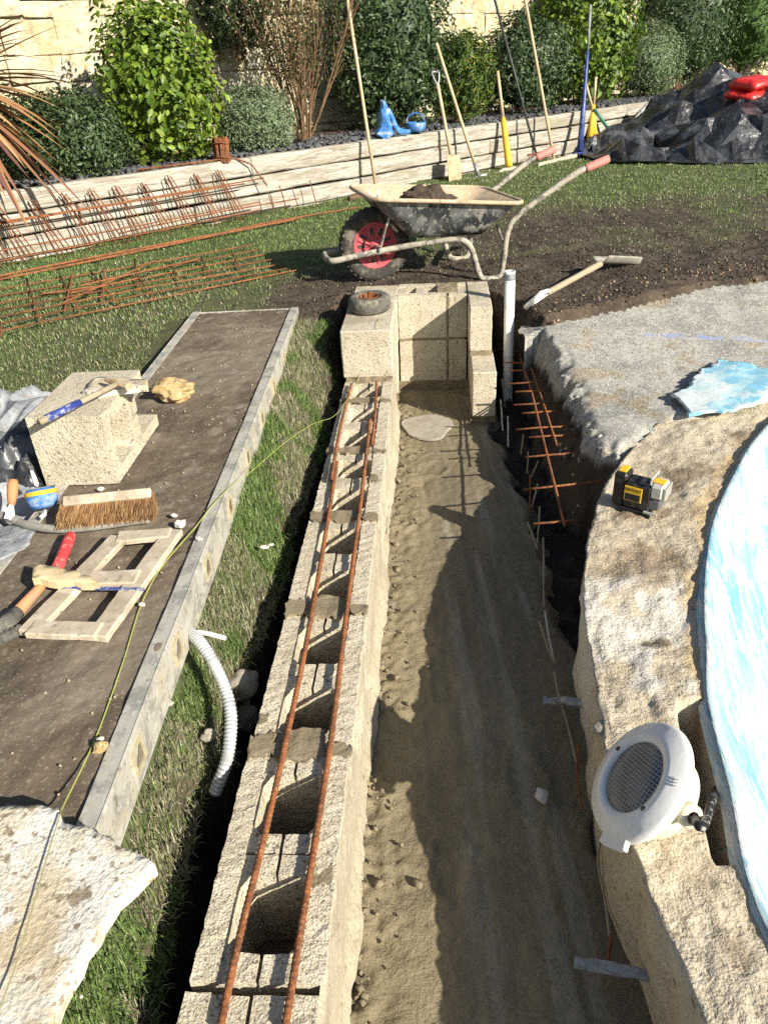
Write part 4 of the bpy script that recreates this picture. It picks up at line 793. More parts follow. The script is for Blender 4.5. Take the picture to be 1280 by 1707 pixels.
# crumpled sheets at the board's left
def crumple(name, pts_fn, nu, nv, m, label, cat, parent=None, smooth=False):
    U, V_ = np.meshgrid(np.linspace(0, 1, nu), np.linspace(0, 1, nv)); X, Y, Z = pts_fn(U, V_); o = grid_mesh(name, X, Y, Z, m, parent, smooth=smooth); return tag(o, label, cat)
def ridged(x, y, f, seed): return 1 - np.abs(vnoise(x, y, 0, f, seed)) * 2
def left_sheet(u, v):
    x = -1.52 + .54 * u + .03 * fbm(u, v, 0, 4, 2, 1); y = 1.66 + .92 * v + .05 * fbm(u, v, 0, 5, 2, 2)
    z = .18 + .06 * ridged(u * 1.2 + v, v - u * .5, 3.3, 3) + .03 * ridged(u, v, 8, 4) + .06 * sstep(.35, .7, v) * (1 - sstep(.75, 1, u)) * (1 - sstep(.8, 1, v))
    z = z * (1 - .3 * sstep(.85, 1, u)); return x, y, np.maximum(z, .118)
crumple('plastic_sheet', left_sheet, 56, 66, 'grey_sheet', 'crumpled dusty grey plastic sheet at the left edge beside the block', 'plastic sheet')
def left_black(u, v):
    x = -1.17 + .20 * u; y = 1.90 + .36 * v; z = .17 + .13 * np.sin(u * 3.1) ** .7 * np.sin(v * 3.1) ** .5 + .04 * ridged(u, v * 2, 4, 14); return x, y, z
crumple('rubble_sack', left_black, 26, 36, 'black_sheet', 'black plastic sack slumped between the grey sheet and the block', 'sack')
flat_piece('plastic_scrap', [(-1.065, 1.682, 0.206), (-0.975, 1.696, 0.206), (-0.911, 1.654, 0.206), (-0.904, 1.594, 0.206), (-0.953, 1.527, 0.206), (-0.996, 1.523, 0.206)], .004, 'grey_sheet', 15, 'flat grey plastic scrap under the hose end at the left edge', 'plastic scrap', .006)

# ------------------------------------------------------------------ loose tools on the board
# broom head
br = thing('sweeping_brush', 'broom head with pale wooden stock and brown bristles lying on the board', 'broom head')
a, c = Vector((-0.847, 1.694, 0.262)), Vector((-0.605, 1.723, 0.258)); M = frame(lerp(a, c, .5), c - a); Lb = (c - a).length
b = MB(); b.box((0, 0, 0), (Lb * .93, .030, .020), mtx=M @ Matrix.Rotation(.5, 4, 'X')); b.build('stock', 'wood_board', br, bevel=.004)
n = 5200; rg = np.random.default_rng(5); u_ = rg.uniform(-.5, .5, n) * Lb * .98; v0 = rg.uniform(-.018, .018, n); ln = rg.uniform(.040, .056, n)
ax = np.array(M.to_3x3()); o0 = np.array(M.translation); dirl = np.stack([rg.normal(0, .10, n) + u_ * .9, -1.0 + rg.normal(0, .12, n), -.62 + rg.normal(0, .16, n)], 1); dirl /= np.linalg.norm(dirl, axis=1)[:, None]
rl = np.stack([u_, v0 - .012, -.006 + v0 * .4], 1); tl = rl + dirl * ln[:, None]; pw = np.array([.0011, 0, 0]); Vq = np.stack([rl - pw, rl + pw, tl + pw * .5, tl - pw * .5], 1) @ ax.T + o0
Vq[..., 2] = np.maximum(Vq[..., 2], .196)
cols = np.array([(.34, .19, .08), (.26, .13, .05), (.42, .27, .13), (.18, .09, .04)])[rg.integers(0, 4, n)] * (1 - .45 * np.clip(u_ / Lb + .1, 0, 1))[:, None]
o = raw_mesh('bristles', Vq.reshape(-1, 3), np.arange(4 * n).reshape(-1, 4), 'coir', br, False, tint=np.repeat(cols, 4, 0))
# hose
b = MB(); b.tube(smooth_path([(-1.097, 1.763, 0.215), (-1.012, 1.716, 0.215), (-0.929, 1.666, 0.214), (-0.850, 1.642, 0.213), (-0.780, 1.642, 0.212), (-0.690, 1.656, 0.212), (-0.615, 1.668, 0.212)], 6), .011, 12); tag(b.build('hose', 'hose_grey', None, smooth=True), 'bent grey hose end lying in front of the broom head', 'hose')
# trowel
tr = thing('trowel', 'small trowel with red-brown handle standing at the left edge of the board', 'trowel')
a, c = Vector((-0.985, 1.765, 0.300)), Vector((-0.986, 1.717, 0.250)); b = MB(); b.tube([a, lerp(a, c, .2), lerp(a, c, .6), c], [.011, .0145, .0135, .009], 12); b.build('handle', 'orange_wood', tr, smooth=True)
b = MB(); e = Vector((-0.990, 1.690, 0.222)); b.tube([c, lerp(c, e, .5), e], [.006, .012, .014], 8, squash=.35); b.build('blade', 'pipe_white', tr)
# chalk line reel
rl_ = thing('tape_reel', 'yellow and blue line reel with steel hook beside the black sack', 'line reel', loc=(-0.920, 1.756, 0.215), rz=.3)
Mr = Matrix.Rotation(math.radians(-28), 4, 'X')
b = MB(); b.lathe([(0, -.034), (.026, -.034), (.036, -.024), (.041, -.006), (.040, .012), (.034, .020), (0, .021)], 24, Matrix.Translation((0, 0, .036)) @ Mr); b.build('case', 'blue_plastic', rl_, smooth=True)
b = MB(); b.lathe([(.0405, .002), (.0425, .004), (.0425, .013), (.0405, .014)], 24, Matrix.Translation((0, 0, .036)) @ Mr); b.build('band', 'yellow_plastic', rl_, smooth=True)
b = MB(); b.lathe([(0, .0225), (.026, .0225), (.027, .019)], 20, Matrix.Translation((0, 0, .036)) @ Mr); b.build('crank_plate', 'steel_grey', rl_, smooth=True)
b = MB(); b.tube([(-.006, .02, .062), (-.008, .03, .085), (-.010, .034, .100)], [.007, .006, .004], 8, squash=.5); b.build('crank', 'pipe_white', rl_)
b = MB(); b.tube([(.004, -.04, .012), (.004, -.055, .006), (-.006, -.066, .004), (-.010, -.056, .004), (-.002, -.046, .005)], .003, 6); b.build('hook', 'pipe_white', rl_)
# wooden frame with two openings
fr = thing('timber_frame', 'ladder-shaped pale timber frame with two openings lying on the board', 'timber frame')
def plank(name, p, q, wd, th, parent, m='wood_board', lift=0.0, bev=.003, seed=1):
    p, q = Vector(p), Vector(q); M = frame(lerp(p, q, .5) + Vector((0, 0, lift)), q - p); b = MB(); b.box((0, 0, 0), ((q - p).length, wd, th), mtx=M); return b.build(name, m, parent, bevel=bev, cut=.03, rough=(.0016, 40, seed))
TL, TR, BR_, BL_ = Vector((-0.671, 1.568, 0.216)), Vector((-0.537, 1.573, 0.216)), Vector((-0.606, 1.207, 0.216)), Vector((-0.760, 1.228, 0.216))
plank('stile', lerp(TL, BL_, -.03), lerp(TL, BL_, 1.03), .046, .018, fr, seed=3); plank('stile', lerp(TR, BR_, -.05), lerp(TR, BR_, 1.05), .048, .018, fr, seed=5)
plank('rail', TL, TR, .046, .016, fr, lift=.0045, seed=7); plank('rail', lerp(TL, BL_, .50), lerp(TR, BR_, .50), .052, .016, fr, lift=.0045, seed=9); plank('rail', BL_, BR_, .046, .016, fr, lift=.0045, seed=11)
p0, p1 = Vector((-0.757, 1.370, 0.224)), Vector((-0.547, 1.341, 0.224)); pl_ = MB(); pl_.tube([lerp(p0, p1, t) + Vector((0, random.uniform(-.001, .001), 0)) for t in np.linspace(0, 1, 12)], .0042, 6); pl_.build('blue_edge', 'blue_tape', fr)
flat_piece('wood_offcut', [(-0.826, 1.449, 0.245), (-0.678, 1.384, 0.240), (-0.647, 1.350, 0.238), (-0.807, 1.376, 0.245), (-0.816, 1.414, 0.245)], .020, 'wood_raw', 22, 'splintered wedge of raw wood lying across the timber frame', 'wood offcut', .005)
hk = thing('club_tool', 'hand tool with red grip and orange shaft lying under the timber frame', 'hand tool')
P0, P1, P2, P3 = Vector((-0.795, 1.591, 0.222)), Vector((-0.778, 1.447, 0.222)), Vector((-0.815, 1.297, 0.216)), Vector((-0.846, 1.185, 0.214))
b = MB(); b.tube([P0 + (P0 - P1) * .05, P0, lerp(P0, P1, .3), lerp(P0, P1, .7), P1], [.008, .0135, .0145, .0135, .0135], 12); b.build('grip', 'red_grip', hk, smooth=True, rough=(.0012, 80, 5))
b = MB(); b.tube([P1, lerp(P1, P2, .5), P2], [.010, .0115, .0135], 10); b.build('shaft', 'orange_wood', hk, smooth=True)
b = MB(); b.tube([P2, lerp(P2, P3, .4), P3], [.016, .019, .020], 10); b.build('socket', 'rubber_dusty', hk, smooth=True)
b = MB(); b.tube(smooth_path([(-0.841, 1.198, 0.210), (-0.810, 1.217, 0.213), (-0.786, 1.245, 0.210)], 6), [.012 * (1.15 if i % 2 else .9) for i in range(13)], 10); tag(b.build('hose_end', 'rubber_dusty'), 'ribbed grey hose end beside the timber frame at the left edge', 'hose')
# big pale slab on the near end of the board
flat_piece('limestone_slab', [(-0.696, 0.787, 0.232), (-0.615, 0.777, 0.232), (-0.575, 0.771, 0.232), (-0.537, 0.762, 0.230), (-0.522, 0.746, 0.230), (-0.479, 0.735, 0.230), (-0.442, 0.707, 0.228), (-0.407, 0.687, 0.228), (-0.366, 0.667, 0.226), (-0.387, 0.633, 0.226), (-0.404, 0.613, 0.226), (-0.419, 0.564, 0.226), (-0.432, 0.505, 0.224), (-0.442, 0.445, 0.222), (-0.511, 0.348, 0.226)], .026, 'white_stone', 31, 'big pale limestone slab with ragged edge on the near end of the board', 'stone slab', .012, bow=.003)
# stones and loose bits on the board
for (p, r, lb, m) in (((-0.532, 1.645, 0.206), .014, 'whitest small stone, on the board beside the broom head', 'chalk'), ((-0.558, 1.691, 0.205), .008, 'tiny pale stone behind the whitest small stone', 'chalk'), ((-0.520, 0.908, 0.206), .012, 'brown stone beside the string line near the limestone slab', 'tan_stone'), ((-0.527, 0.929, 0.204), .006, 'tiny white stone touching the brown stone near the limestone slab', 'chalk'), ((-0.805, 1.864, 0.204), .010, 'small white stone between the block and the broom head', 'chalk'), ((-0.468, 1.567, 0.206), .008, 'pale pebble on the board edge between string and rail', 'chalk'), ((-0.548, 1.313, 0.204), .007, 'pale pebble between the timber frame and the rail', 'chalk')):
    tag(lump('stone', p, r, m, int(r * 5000), (1.1, .9, .75), 2, .35), lb, 'stone')
# string line
sl = thing('string_line', 'yellow-green builder\'s string running along the board to the pier', 'string')
b = MB(); b.tube(smooth_path([(-0.509, 0.424, 0.235), (-0.509, 0.532, 0.236), (-0.522, 0.668, 0.236), (-0.529, 0.751, 0.236)], 5), .0013, 5); b.build('slack', 'string_dull', sl)
b = MB(); b.tube(smooth_path([(-0.529, 0.751, 0.236), (-0.540, 0.787, 0.215), (-0.539, 0.937, 0.199), (-0.543, 1.131, 0.199), (-0.552, 1.314, 0.200), (-0.539, 1.461, 0.200), (-0.490, 1.627, 0.202), (-0.464, 1.723, 0.206), (-0.433, 1.817, 0.206)], 6), .0013, 6); b.build('near_run', 'string_lime', sl)
b = MB(); b.tube(smooth_path([(-0.433, 1.817, 0.206), (-0.384, 1.948, 0.190), (-0.318, 2.173, 0.160), (-0.253, 2.389, 0.120), (-0.217, 2.567, 0.060), (-0.175, 2.673, 0.030), (-0.133, 2.798, 0.030), (-0.077, 3.080, 0.020), (-0.051, 3.204, 0.090), (0.014, 3.125, 0.226), (0.028, 3.266, 0.230)], 5), .0009, 5); b.build('far_run', 'string_lime', sl)
# small wheel on the pier
tw = thing('small_tyre', 'small worn tyre with rusty hub lying on top of the pier block', 'tyre', loc=(-0.010, 3.409, 0.226))
tw.rotation_euler = (.03, -.02, 0)
b = MB(); b.lathe([(.047, .004), (.07, .0), (.088, .004), (.097, .016), (.099, .034), (.096, .056), (.085, .068), (.066, .071), (.048, .064), (.044, .03)], 40, closed=True); b.build('tread', 'rubber_dusty', tw, smooth=True, rough=(.002, 40, 3))
b = MB(); b.lathe([(.047, .066), (.043, .069), (.038, .060), (.036, .046), (.0, .044)], 28); b.build('hub', 'rust', tw, smooth=True)
b = MB(); b.lathe([(.007, .04), (.007, .085), (.0, .086)], 10); b.build('axle', 'rust_dark', tw)
# flexible conduit from under the board into the gap
cp = smooth_path([(-0.459, 1.317, 0.110), (-0.428, 1.274, 0.120), (-0.400, 1.239, 0.100), (-0.377, 1.211, 0.050), (-0.358, 1.158, 0.020), (-0.353, 1.100, 0.000), (-0.361, 1.055, -0.030), (-0.390, 1.034, -0.090)], 14)
b = MB(); b.tube(cp, [.0142 if i % 2 else .0122 for i in range(len(cp))], 14); tag(b.build('flexible_conduit', 'galvanised', None, smooth=False), 'ribbed silver flexible conduit curving from the board into the dark gap', 'conduit')
b = MB(); b.tube(smooth_path([(-0.460, 1.323, 0.110), (-0.423, 1.320, 0.105), (-0.385, 1.328, 0.080)], 4), .0055, 7); tag(b.build('cable_end', 'pipe_white'), 'white cable end beside the silver conduit', 'cable')
for i, (p, r, lb) in enumerate((((-0.380, 1.363, -0.100), .045, 'grey lump of concrete in the gap beside the conduit'), ((-0.400, 1.350, -0.200), .05, 'dark lump of concrete lower in the gap beside the conduit'), ((-0.411, 1.139, -0.030), .016, 'pale stone in the verge edge left of the conduit'))):
    tag(lump('rubble_lump', p, r, 'cement_grey', 20 + i, (1, .9, .8), 3, .35), lb, 'rubble')
for i, (p, r, lb) in enumerate((((-0.351, 1.778, 0.030), .011, 'white pebble in the verge grass'), ((-0.331, 1.788, 0.030), .008, 'smaller white pebble next to the white one in the verge grass'), ((-0.483, 1.152, 0.060), .010, 'white flake in the grass beside the rail'), ((-0.500, 0.585, 0.030), .006, 'white speck in the grass beside the limestone slab'))):
    tag(lump('pebble', p, r, 'chalk', 40 + i, (1.2, .8, .5), 2, .3), lb, 'pebble')

# ------------------------------------------------------------------ wheelbarrow
wb = thing('wheelbarrow', 'muddy builder\'s wheelbarrow with black tray, red wheel and pink grips', 'wheelbarrow', loc=(.03, 4.14, .178), rz=math.radians(13))
Mw = Matrix.Translation((0, 0, .188)) @ Matrix.Rotation(math.pi / 2, 4, 'X')
wl_ = MB(); wl_.lathe([(.118, -.026), (.135, -.042), (.160, -.046), (.178, -.038), (.187, -.020), (.188, .0), (.187, .020), (.178, .038), (.160, .046), (.135, .042), (.118, .026), (.114, 0)], 48, Mw, closed=True)
wheel = wl_.build('wheel', 'rubber', wb, smooth=True)
b = MB()
for k in range(36):
    a = 2 * math.pi * k / 36; M = Mw @ Matrix.Rotation(a, 4, 'Z')
    for sg in (-1, 1): b.box((0, 0, 0), (.010, .016, .030), mtx=M @ Matrix.Translation((.183, sg * .002, sg * .024)) @ Matrix.Rotation(sg * .5, 4, 'X'))
b.build('tread_block', 'rubber', wheel, bevel=.002)
b = MB(); b.lathe([(.120, -.026), (.113, -.030), (.104, -.020), (.098, -.014), (.030, -.010), (.026, -.030), (0, -.031)], 48, Mw); b.lathe([(.120, .026), (.113, .030), (.104, .020), (.098, .014), (.030, .010), (.026, .030), (0, .031)], 48, Mw)
rim = b.build('rim', 'pink_plastic', wheel, smooth=True)
b = MB()
for k in range(9):
    a = 2 * math.pi * k / 9
    for sg in (-1, 1): b.box((0, 0, 0), (.068, .012, .010), mtx=Mw @ Matrix.Rotation(a, 4, 'Z') @ Matrix.Translation((.064, 0, sg * .015)))
b.build('spoke', 'pink_plastic', wheel, bevel=.002)
b = MB()
for k in range(9):
    a = 2 * math.pi * (k + .5) / 9
    for sg in (-1, 1): b.box((0, 0, 0), (.036, .016, .004), mtx=Mw @ Matrix.Rotation(a, 4, 'Z') @ Matrix.Translation((.074, 0, sg * .0145)))
b.build('slot', 'rubber', wheel)
# one bent tube: grip, rear leg, skid, front leg, chassis, nose
side = [(1.10, -.298, .525), (1.02, -.294, .50), (.93, -.285, .45), (.80, -.27, .37), (.72, -.262, .32), (.665, -.258, .26), (.645, -.256, .16), (.635, -.255, .05), (.615, -.254, .008), (.56, -.252, .004), (.515, -.252, .02), (.49, -.25, .08), (.465, -.246, .16), (.43, -.235, .205), (.37, -.215, .215), (.27, -.17, .205), (.10, -.115, .185), (-.10, -.105, .165), (-.235, -.10, .15), (-.262, -.07, .148)]
path = side + [(-.268, 0, .148)] + [(x, -y, z) for x, y, z in side[::-1]]
b = MB(); b.tube(smooth_path(path, 4), .0155, 10); b.build('tube_frame', 'tube_muddy', wb, smooth=True, rough=(.0018, 30, 3))
for sg in (-1, 1):
    b = MB(); b.tube([(1.05, sg * .2955, .5085), (1.065, sg * .296, .513), (1.165, sg * .302, .545), (1.175, sg * .303, .548)], [.0185, .021, .0205, .017], 12); b.build('grip', 'pink_grip', wb, smooth=True)
    b = MB(); b.tube([(.0, sg * .13, .188), (.03, sg * .155, .30), (.075, sg * .17, .41)], .006, 7); b.build('brace', 'tube_muddy', wb)
    b = MB(); b.tube([(.645, sg * .256, .16), (.66, sg * .10, .245)], .008, 7); b.build('leg_stay', 'tube_muddy', wb)
b = MB(); b.tube([(0, -.14, .188), (0, .14, .188)], .009, 8); b.build('axle', 'steel_grey', wb)
# tray: rounded rectangular rings
def rring(x0, x1, hw0, hw1, z0, z1, rad, n=7):
    pts = []; cs = [(x1 - rad, hw1 - rad, 0), (x0 + rad, hw0 - rad, 90), (x0 + rad, -hw0 + rad, 180), (x1 - rad, -hw1 + rad, 270)]
    for cx_, cy_, a0 in cs:
        for k in range(n):
            a = math.radians(a0 + 90 * k / (n - 1)); x = cx_ + rad * math.cos(a); pts.append((x, cy_ + rad * math.sin(a), z0 + (z1 - z0) * (x - x0) / (x1 - x0)))
    return pts
R1 = rring(-.065, .735, .275, .315, .455, .375, .09); R1b = rring(-.045, .72, .26, .30, .452, .372, .085); R2 = rring(.02, .66, .235, .265, .37, .315, .09); R3 = rring(.165, .565, .18, .20, .235, .222, .07); R3i = rring(.175, .555, .172, .19, .245, .232, .07); R2i = rring(.032, .648, .228, .258, .372, .318, .09)
def loft(rings, capend=False):
    b = MB(); n = len(rings[0]); V = [p for r in rings for p in r]; F = [(i * n + k, i * n + (k + 1) % n, (i + 1) * n + (k + 1) % n, (i + 1) * n + k) for i in range(len(rings) - 1) for k in range(n)]
    if capend: F.append(tuple((len(rings) - 1) * n + k for k in range(n)))
    return b.add(V, F)
tray = loft([R1b, R2, R3], True).build('tray', 'tray_black', wb, smooth=True, cut=.05, rough=(.002, 14, 8))
lip = MB(); lip.tube(R1, .011, 8, closed=True); lip.build('lip', 'tray_inside', tray, smooth=True, rough=(.0015, 30, 2))
R1c = rring(-.035, .71, .25, .29, .456, .376, .085); R2c = rring(.045, .64, .222, .252, .374, .320, .088); loft([R1, R1c, R2c, R3i], True).build('lining', 'tray_inside', tray, smooth=True)
b = MB(); b.box((.10, 0, .275), (.05, .24, .012), mtx=Matrix.Translation((.085, 0, .285)) @ Matrix.Rotation(.95, 4, 'Y') @ Matrix.Diagonal((1, 1, 1, 1))); b.build('front_stay', 'tube_muddy', wb)
mud = lump('mud_heap', (.03 + .30, 4.14 + .12, .178 + .38), .085, 'mud_lump', 33, (1.25, .9, .75), 4, .45, 2.0); tag(mud, 'heap of dark wet mud in the wheelbarrow tray', 'mud')

# ------------------------------------------------------------------ spade lying on the mud
def dhandle(parent, top, axis_, side_, m, w=.055, l=.09, r=.009):
    """D handle: top = end of shaft, axis_ points outward."""
    t, a, s_ = Vector(top), Vector(axis_).normalized(), Vector(side_).normalized()
    b = MB(); b.tube(smooth_path([t - a * .01, t + a * l * .35 + s_ * w * .65, t + a * l * .85 + s_ * w, t + a * l + s_ * w * .96], 4), [r * 1.2] + [r] * 12, 8); b.tube(smooth_path([t - a * .01, t + a * l * .35 - s_ * w * .65, t + a * l * .85 - s_ * w, t + a * l - s_ * w * .96], 4), [r * 1.2] + [r] * 12, 8)
    b.tube([t + a * l + s_ * w * 1.12, t + a * l - s_ * w * 1.12], r * 1.25, 10); return b.build('handle', m, parent, smooth=True)
sp = thing('spade', 'mud-caked spade with D handle lying on the mud beside the white pipe', 'spade')
h0, h1, h2, h3 = Vector((0.829, 3.495, 0.235)), Vector((1.022, 3.726, 0.240)), Vector((1.189, 3.900, 0.255)), Vector((1.428, 4.066, 0.210))
b = MB(); b.tube(smooth_path([h0, h1, lerp(h1, h2, .7), h2], 5), [.0155] * 8 + [.017] * 8, 10); b.build('shaft', 'straw', sp, smooth=True)
dhandle(sp, h0, (h0 - h1), Vector((.55, -.45, .70)), 'pipe_white', .052, .13, .010)
dirb = (h3 - h2).normalized(); Mb = frame(lerp(h2, h3, .55), dirb, (0, .22, 1)); Lb = (h3 - h2).length * 1.0
us, vs_ = np.meshgrid(np.linspace(-.5, .5, 16), np.linspace(-.5, .5, 14)); zb = .035 * (vs_ * 2) ** 2 - .012 * us; xs = us * Lb * 1.1; yw = vs_ * .10 * (1 - .55 * sstep(.15, .5, us)); Pb = np.stack([xs, yw, zb], -1).reshape(-1, 3) @ np.array(Mb.to_3x3()).T + np.array(Mb.translation)
o = grid_mesh('blade', Pb[:, 0].reshape(us.shape), Pb[:, 1].reshape(us.shape), Pb[:, 2].reshape(us.shape), 'hose_grey', sp); md_ = o.modifiers.new('thick', 'SOLIDIFY'); md_.thickness = .004

# ------------------------------------------------------------------ tools leaning on the sleeper wall
def pole(name, pts, r, m, parent=None, n=9):
    b = MB(); P = [Vector(p) for p in pts]; rr = r if hasattr(r, '__len__') else [r] * len(P); b.tube(P, rr, n); return b.build(name, m, parent, smooth=True)
bm_ = thing('broom', 'long pale-handled broom leaning on the sleepers behind the barrow', 'broom')
b0, b1 = Vector((-0.058, 7.408, 1.645)), Vector((0.099, 7.040, 0.209)); pole('handle', [b1, lerp(b1, b0, .5), b0 + (b0 - b1) * .03], .0145, 'wood_pale', bm_)
hM = frame(Vector((-0.036, 6.950, 0.191)), WT); b = MB(); b.box((0, 0, 0), (.30, .05, .025), mtx=hM @ Matrix.Translation((-.0, 0, .02))); b.build('stock', 'bark', bm_, bevel=.004)
n = 1600; rg = np.random.default_rng(8); rl = np.stack([rg.uniform(-.15, .15, n), rg.uniform(-.022, .022, n), np.full(n, .008)], 1); tl = rl + np.stack([rg.normal(0, .012, n), rg.normal(0, .015, n) - .012, -rg.uniform(.05, .07, n)], 1); pw = np.array([.0018, 0, 0])
Vq = np.stack([rl - pw, rl + pw, tl + pw, tl - pw], 1) @ np.array(hM.to_3x3()).T + np.array(hM.translation); raw_mesh('bristles', Vq.reshape(-1, 3), np.arange(4 * n).reshape(-1, 4), 'coir', bm_, False, tint=np.repeat(np.array([(.08, .055, .04)]) * rg.uniform(.6, 1.5, (n, 1)), 4, 0))
def blade_mesh(name, o, ax, nn, L, wd, m, parent, curve=.03, point=0.0):
    ax, nn = Vector(ax).normalized(), Vector(nn).normalized(); sd_ = ax.cross(nn).normalized(); us, vs_ = np.meshgrid(np.linspace(0, 1, 14), np.linspace(-.5, .5, 12))
    wv = vs_ * wd * (1 - point * us ** 2.5); dz = curve * (2 * vs_) ** 2 + .25 * curve * us
    P = np.array(o)[None, None] + us[..., None] * L * np.array(ax) + wv[..., None] * np.array(sd_) + dz[..., None] * np.array(nn)
    g = grid_mesh(name, P[..., 0], P[..., 1], P[..., 2], m, parent); mo = g.modifiers.new('thick', 'SOLIDIFY'); mo.thickness = .004; return g
s1 = thing('spade', 'D-handled spade with rusty square blade leaning on the sleepers', 'spade')
a, c = Vector((0.720, 7.873, 0.995)), Vector((0.838, 7.790, 0.384)); pole('shaft', [a, lerp(a, c, .5), c], [.017, .016, .018], 'wood_pale', s1); dhandle(s1, a, a - c, WT, 'steel_grey', .045, .10, .009)
blade_mesh('blade', (0.843, 7.788, 0.405), Vector((0.860, 7.730, 0.125)) - Vector((0.843, 7.788, 0.405)), WN, .30, .185, 'steel_rusty', s1, .018)
s2_ = thing('shovel', 'long wooden-handled shovel with grey socket leaning right of the rusty spade', 'shovel')
a, c = Vector((0.728, 8.039, 1.316)), Vector((1.113, 7.884, 0.200)); pole('shaft', [a, lerp(a, c, .5), c], .0155, 'wood_pale', s2_); d = (c - a).normalized(); pole('socket', [c - d * .12, c + d * .02], [.018, .024], 'steel_grey', s2_); blade_mesh('blade', c, d + Vector((0, 0, -.3)), WN, .22, .2, 'steel_grey', s2_, .02, .4)
s3_ = thing('pickaxe', 'yellow-shafted pickaxe with wooden top leaning on the sleepers', 'pickaxe')
a, mdp, c = Vector((1.368, 8.465, 1.062)), Vector((1.429, 8.425, 0.653)), Vector((1.480, 8.270, 0.213)); pole('shaft_top', [a, mdp], [.015, .017], 'wood_pale', s3_); pole('shaft', [mdp, lerp(mdp, c, .08), lerp(mdp, c, .9), c], [.02, .029, .036, .04], 'yellow_plastic', s3_)
b = MB(); hp = c + Vector((0, 0, -.03)); b.tube(smooth_path([hp - WT * .22 + Vector((0, 0, -.03)), hp - WT * .1 + Vector((0, 0, .005)), hp, hp + WT * .1 + Vector((0, 0, .005)), hp + WT * .2 + Vector((0, 0, -.03))], 4), [.009, .012, .015, .017, .02, .022, .024, .026, .027, .026, .024, .022, .02, .017, .015, .012, .009], 8); b.build('head', 'wood_board', s3_)
rk = thing('levelling_rake', 'long dark-handled rake leaning on the sleepers, head hidden by the far grip', 'rake')
a, c = Vector((1.347, 8.791, 1.736)), Vector((1.805, 8.527, 0.294)); pole('handle', [a, lerp(a, c, .5), c], [.012, .013, .013], 'dark_paint', rk); b = MB(); b.box((0, 0, 0), (.28, .012, .02), mtx=frame(c + Vector((0, 0, .0)), WT))
for k in range(10): b.tube([c + WT * (-.13 + .029 * k), c + WT * (-.13 + .029 * k) + Vector((.02, -.03, -.05))], .004, 5)
b.build('rake_head', 'rust_dark', rk)
tr_ = thing('wooden_rake', 'tall pale wooden rake with plain cross bar standing on the grass', 'rake')
a, c = Vector((1.695, 9.015, 1.744)), Vector((2.033, 8.673, 0.210)); pole('handle', [a, lerp(a, c, .4), c], [.0145, .0155, .016], 'wood_pale', tr_); p0, p1 = Vector((1.815, 8.457, 0.192)), Vector((2.347, 8.973, 0.204)); b = MB(); b.box((0, 0, 0), ((p1 - p0).length, .03, .035), mtx=frame(lerp(p0, p1, .5), p1 - p0)); b.build('cross_bar', 'wood_board', tr_, bevel=.004)
bl = thing('drain_rod', 'blue and grey telescopic pole leaning at the shovel by the black sheet', 'pole')
a, mdp, c = Vector((2.519, 9.521, 1.603)), Vector((2.511, 9.460, 1.182)), Vector((2.404, 9.049, 0.236)); pole('upper_tube', [a, mdp], .0135, 'grey_sheet', bl); pole('lower_tube', [mdp, lerp(mdp, c, .12), lerp(mdp, c, .2), lerp(mdp, c, .5), c], [.016, .018, .020, .026, .036], 'blue_tube', bl); q0, q1 = Vector((2.491, 9.417, 1.054)), Vector((2.493, 9.405, 0.929)); pole('clamp', [q0, q1], .022, 'pipe_white', bl)
b = MB(); b.box((0, 0, 0), (.13, .09, .05), mtx=frame(c + Vector((0, 0, -.03)), WT)); b.build('foot', 'blue_tube', bl, bevel=.01)
for i, (pa, pb, pc, lb) in enumerate((((2.513, 9.502, 0.915), (2.664, 9.594, 0.590), (2.677, 9.446, 0.260), 'yellow-sleeved axe handle with grey wooden end, left of the pair'), ((2.684, 9.665, 0.927), (2.670, 9.613, 0.649), (2.602, 9.408, 0.280), 'upright yellow-sleeved handle with pale end, right of the pair'))):
    ax_ = thing('axe_handle', lb, 'axe', 'pair of yellow handles by the black sheet'); pa, pb, pc = Vector(pa), Vector(pb), Vector(pc); pole('shaft', [pa, pb], .015, 'wood_pale', ax_); pole('sleeve', [pb, lerp(pb, pc, .1), pc], [.02, .03, .036], 'yellow_plastic', ax_)
pole_g = pole('green_pole', [(2.661, 9.538, 0.611), (2.937, 9.620, 0.320)], .018, 'green_paint'); tag(pole_g, 'short green pole slanting down to the black sheet', 'pole')
sh = thing('scoop_shovel', 'wide dark steel shovel lying against the black sheet with its blade forward', 'shovel')
blade_mesh('blade', (2.808, 9.401, 0.282), Vector((-.05, -.35, -.16)), Vector((.05, -.4, .9)), .40, .42, 'dark_paint', sh, .05); a = Vector((2.808, 9.401, 0.282)); pole('shaft', [a, a + Vector((.30, .42, .12))], .018, 'green_paint', sh)

# things standing on the wall
co_ = thing('wire_coil', 'rusty brown coil of tie wire standing on the timber wall', 'wire coil', loc=(-1.087, 6.339, 0.597))
b = MB(); rg = random.Random(4)
for k in range(64):
    a = rg.uniform(0, 6.28); r = .062 * rg.uniform(.55, 1.0) ** .5; b.tube([(r * math.cos(a + .15 * rg.uniform(-1, 1)) * .95, r * math.sin(a), .0), (r * math.cos(a) * .9, r * math.sin(a) * .9, .085), (r * math.cos(a + .1), r * math.sin(a + .1), .165 + rg.uniform(-.01, .012))], .0065, 5)
for zz_ in (.035, .135): b.tube([(.066 * math.cos(t), .066 * math.sin(t), zz_ + .006 * math.sin(3 * t)) for t in np.linspace(0, 6.28, 25)], .0045, 5)
b.build('wire', 'rust', co_)
bt_ = thing('blue_bag', 'blue and white plastic bag slumped on the timber wall under the dark shrub', 'bag', loc=(0.197, 7.511, 0.633)); bt_.scale = (1, 1, 1)
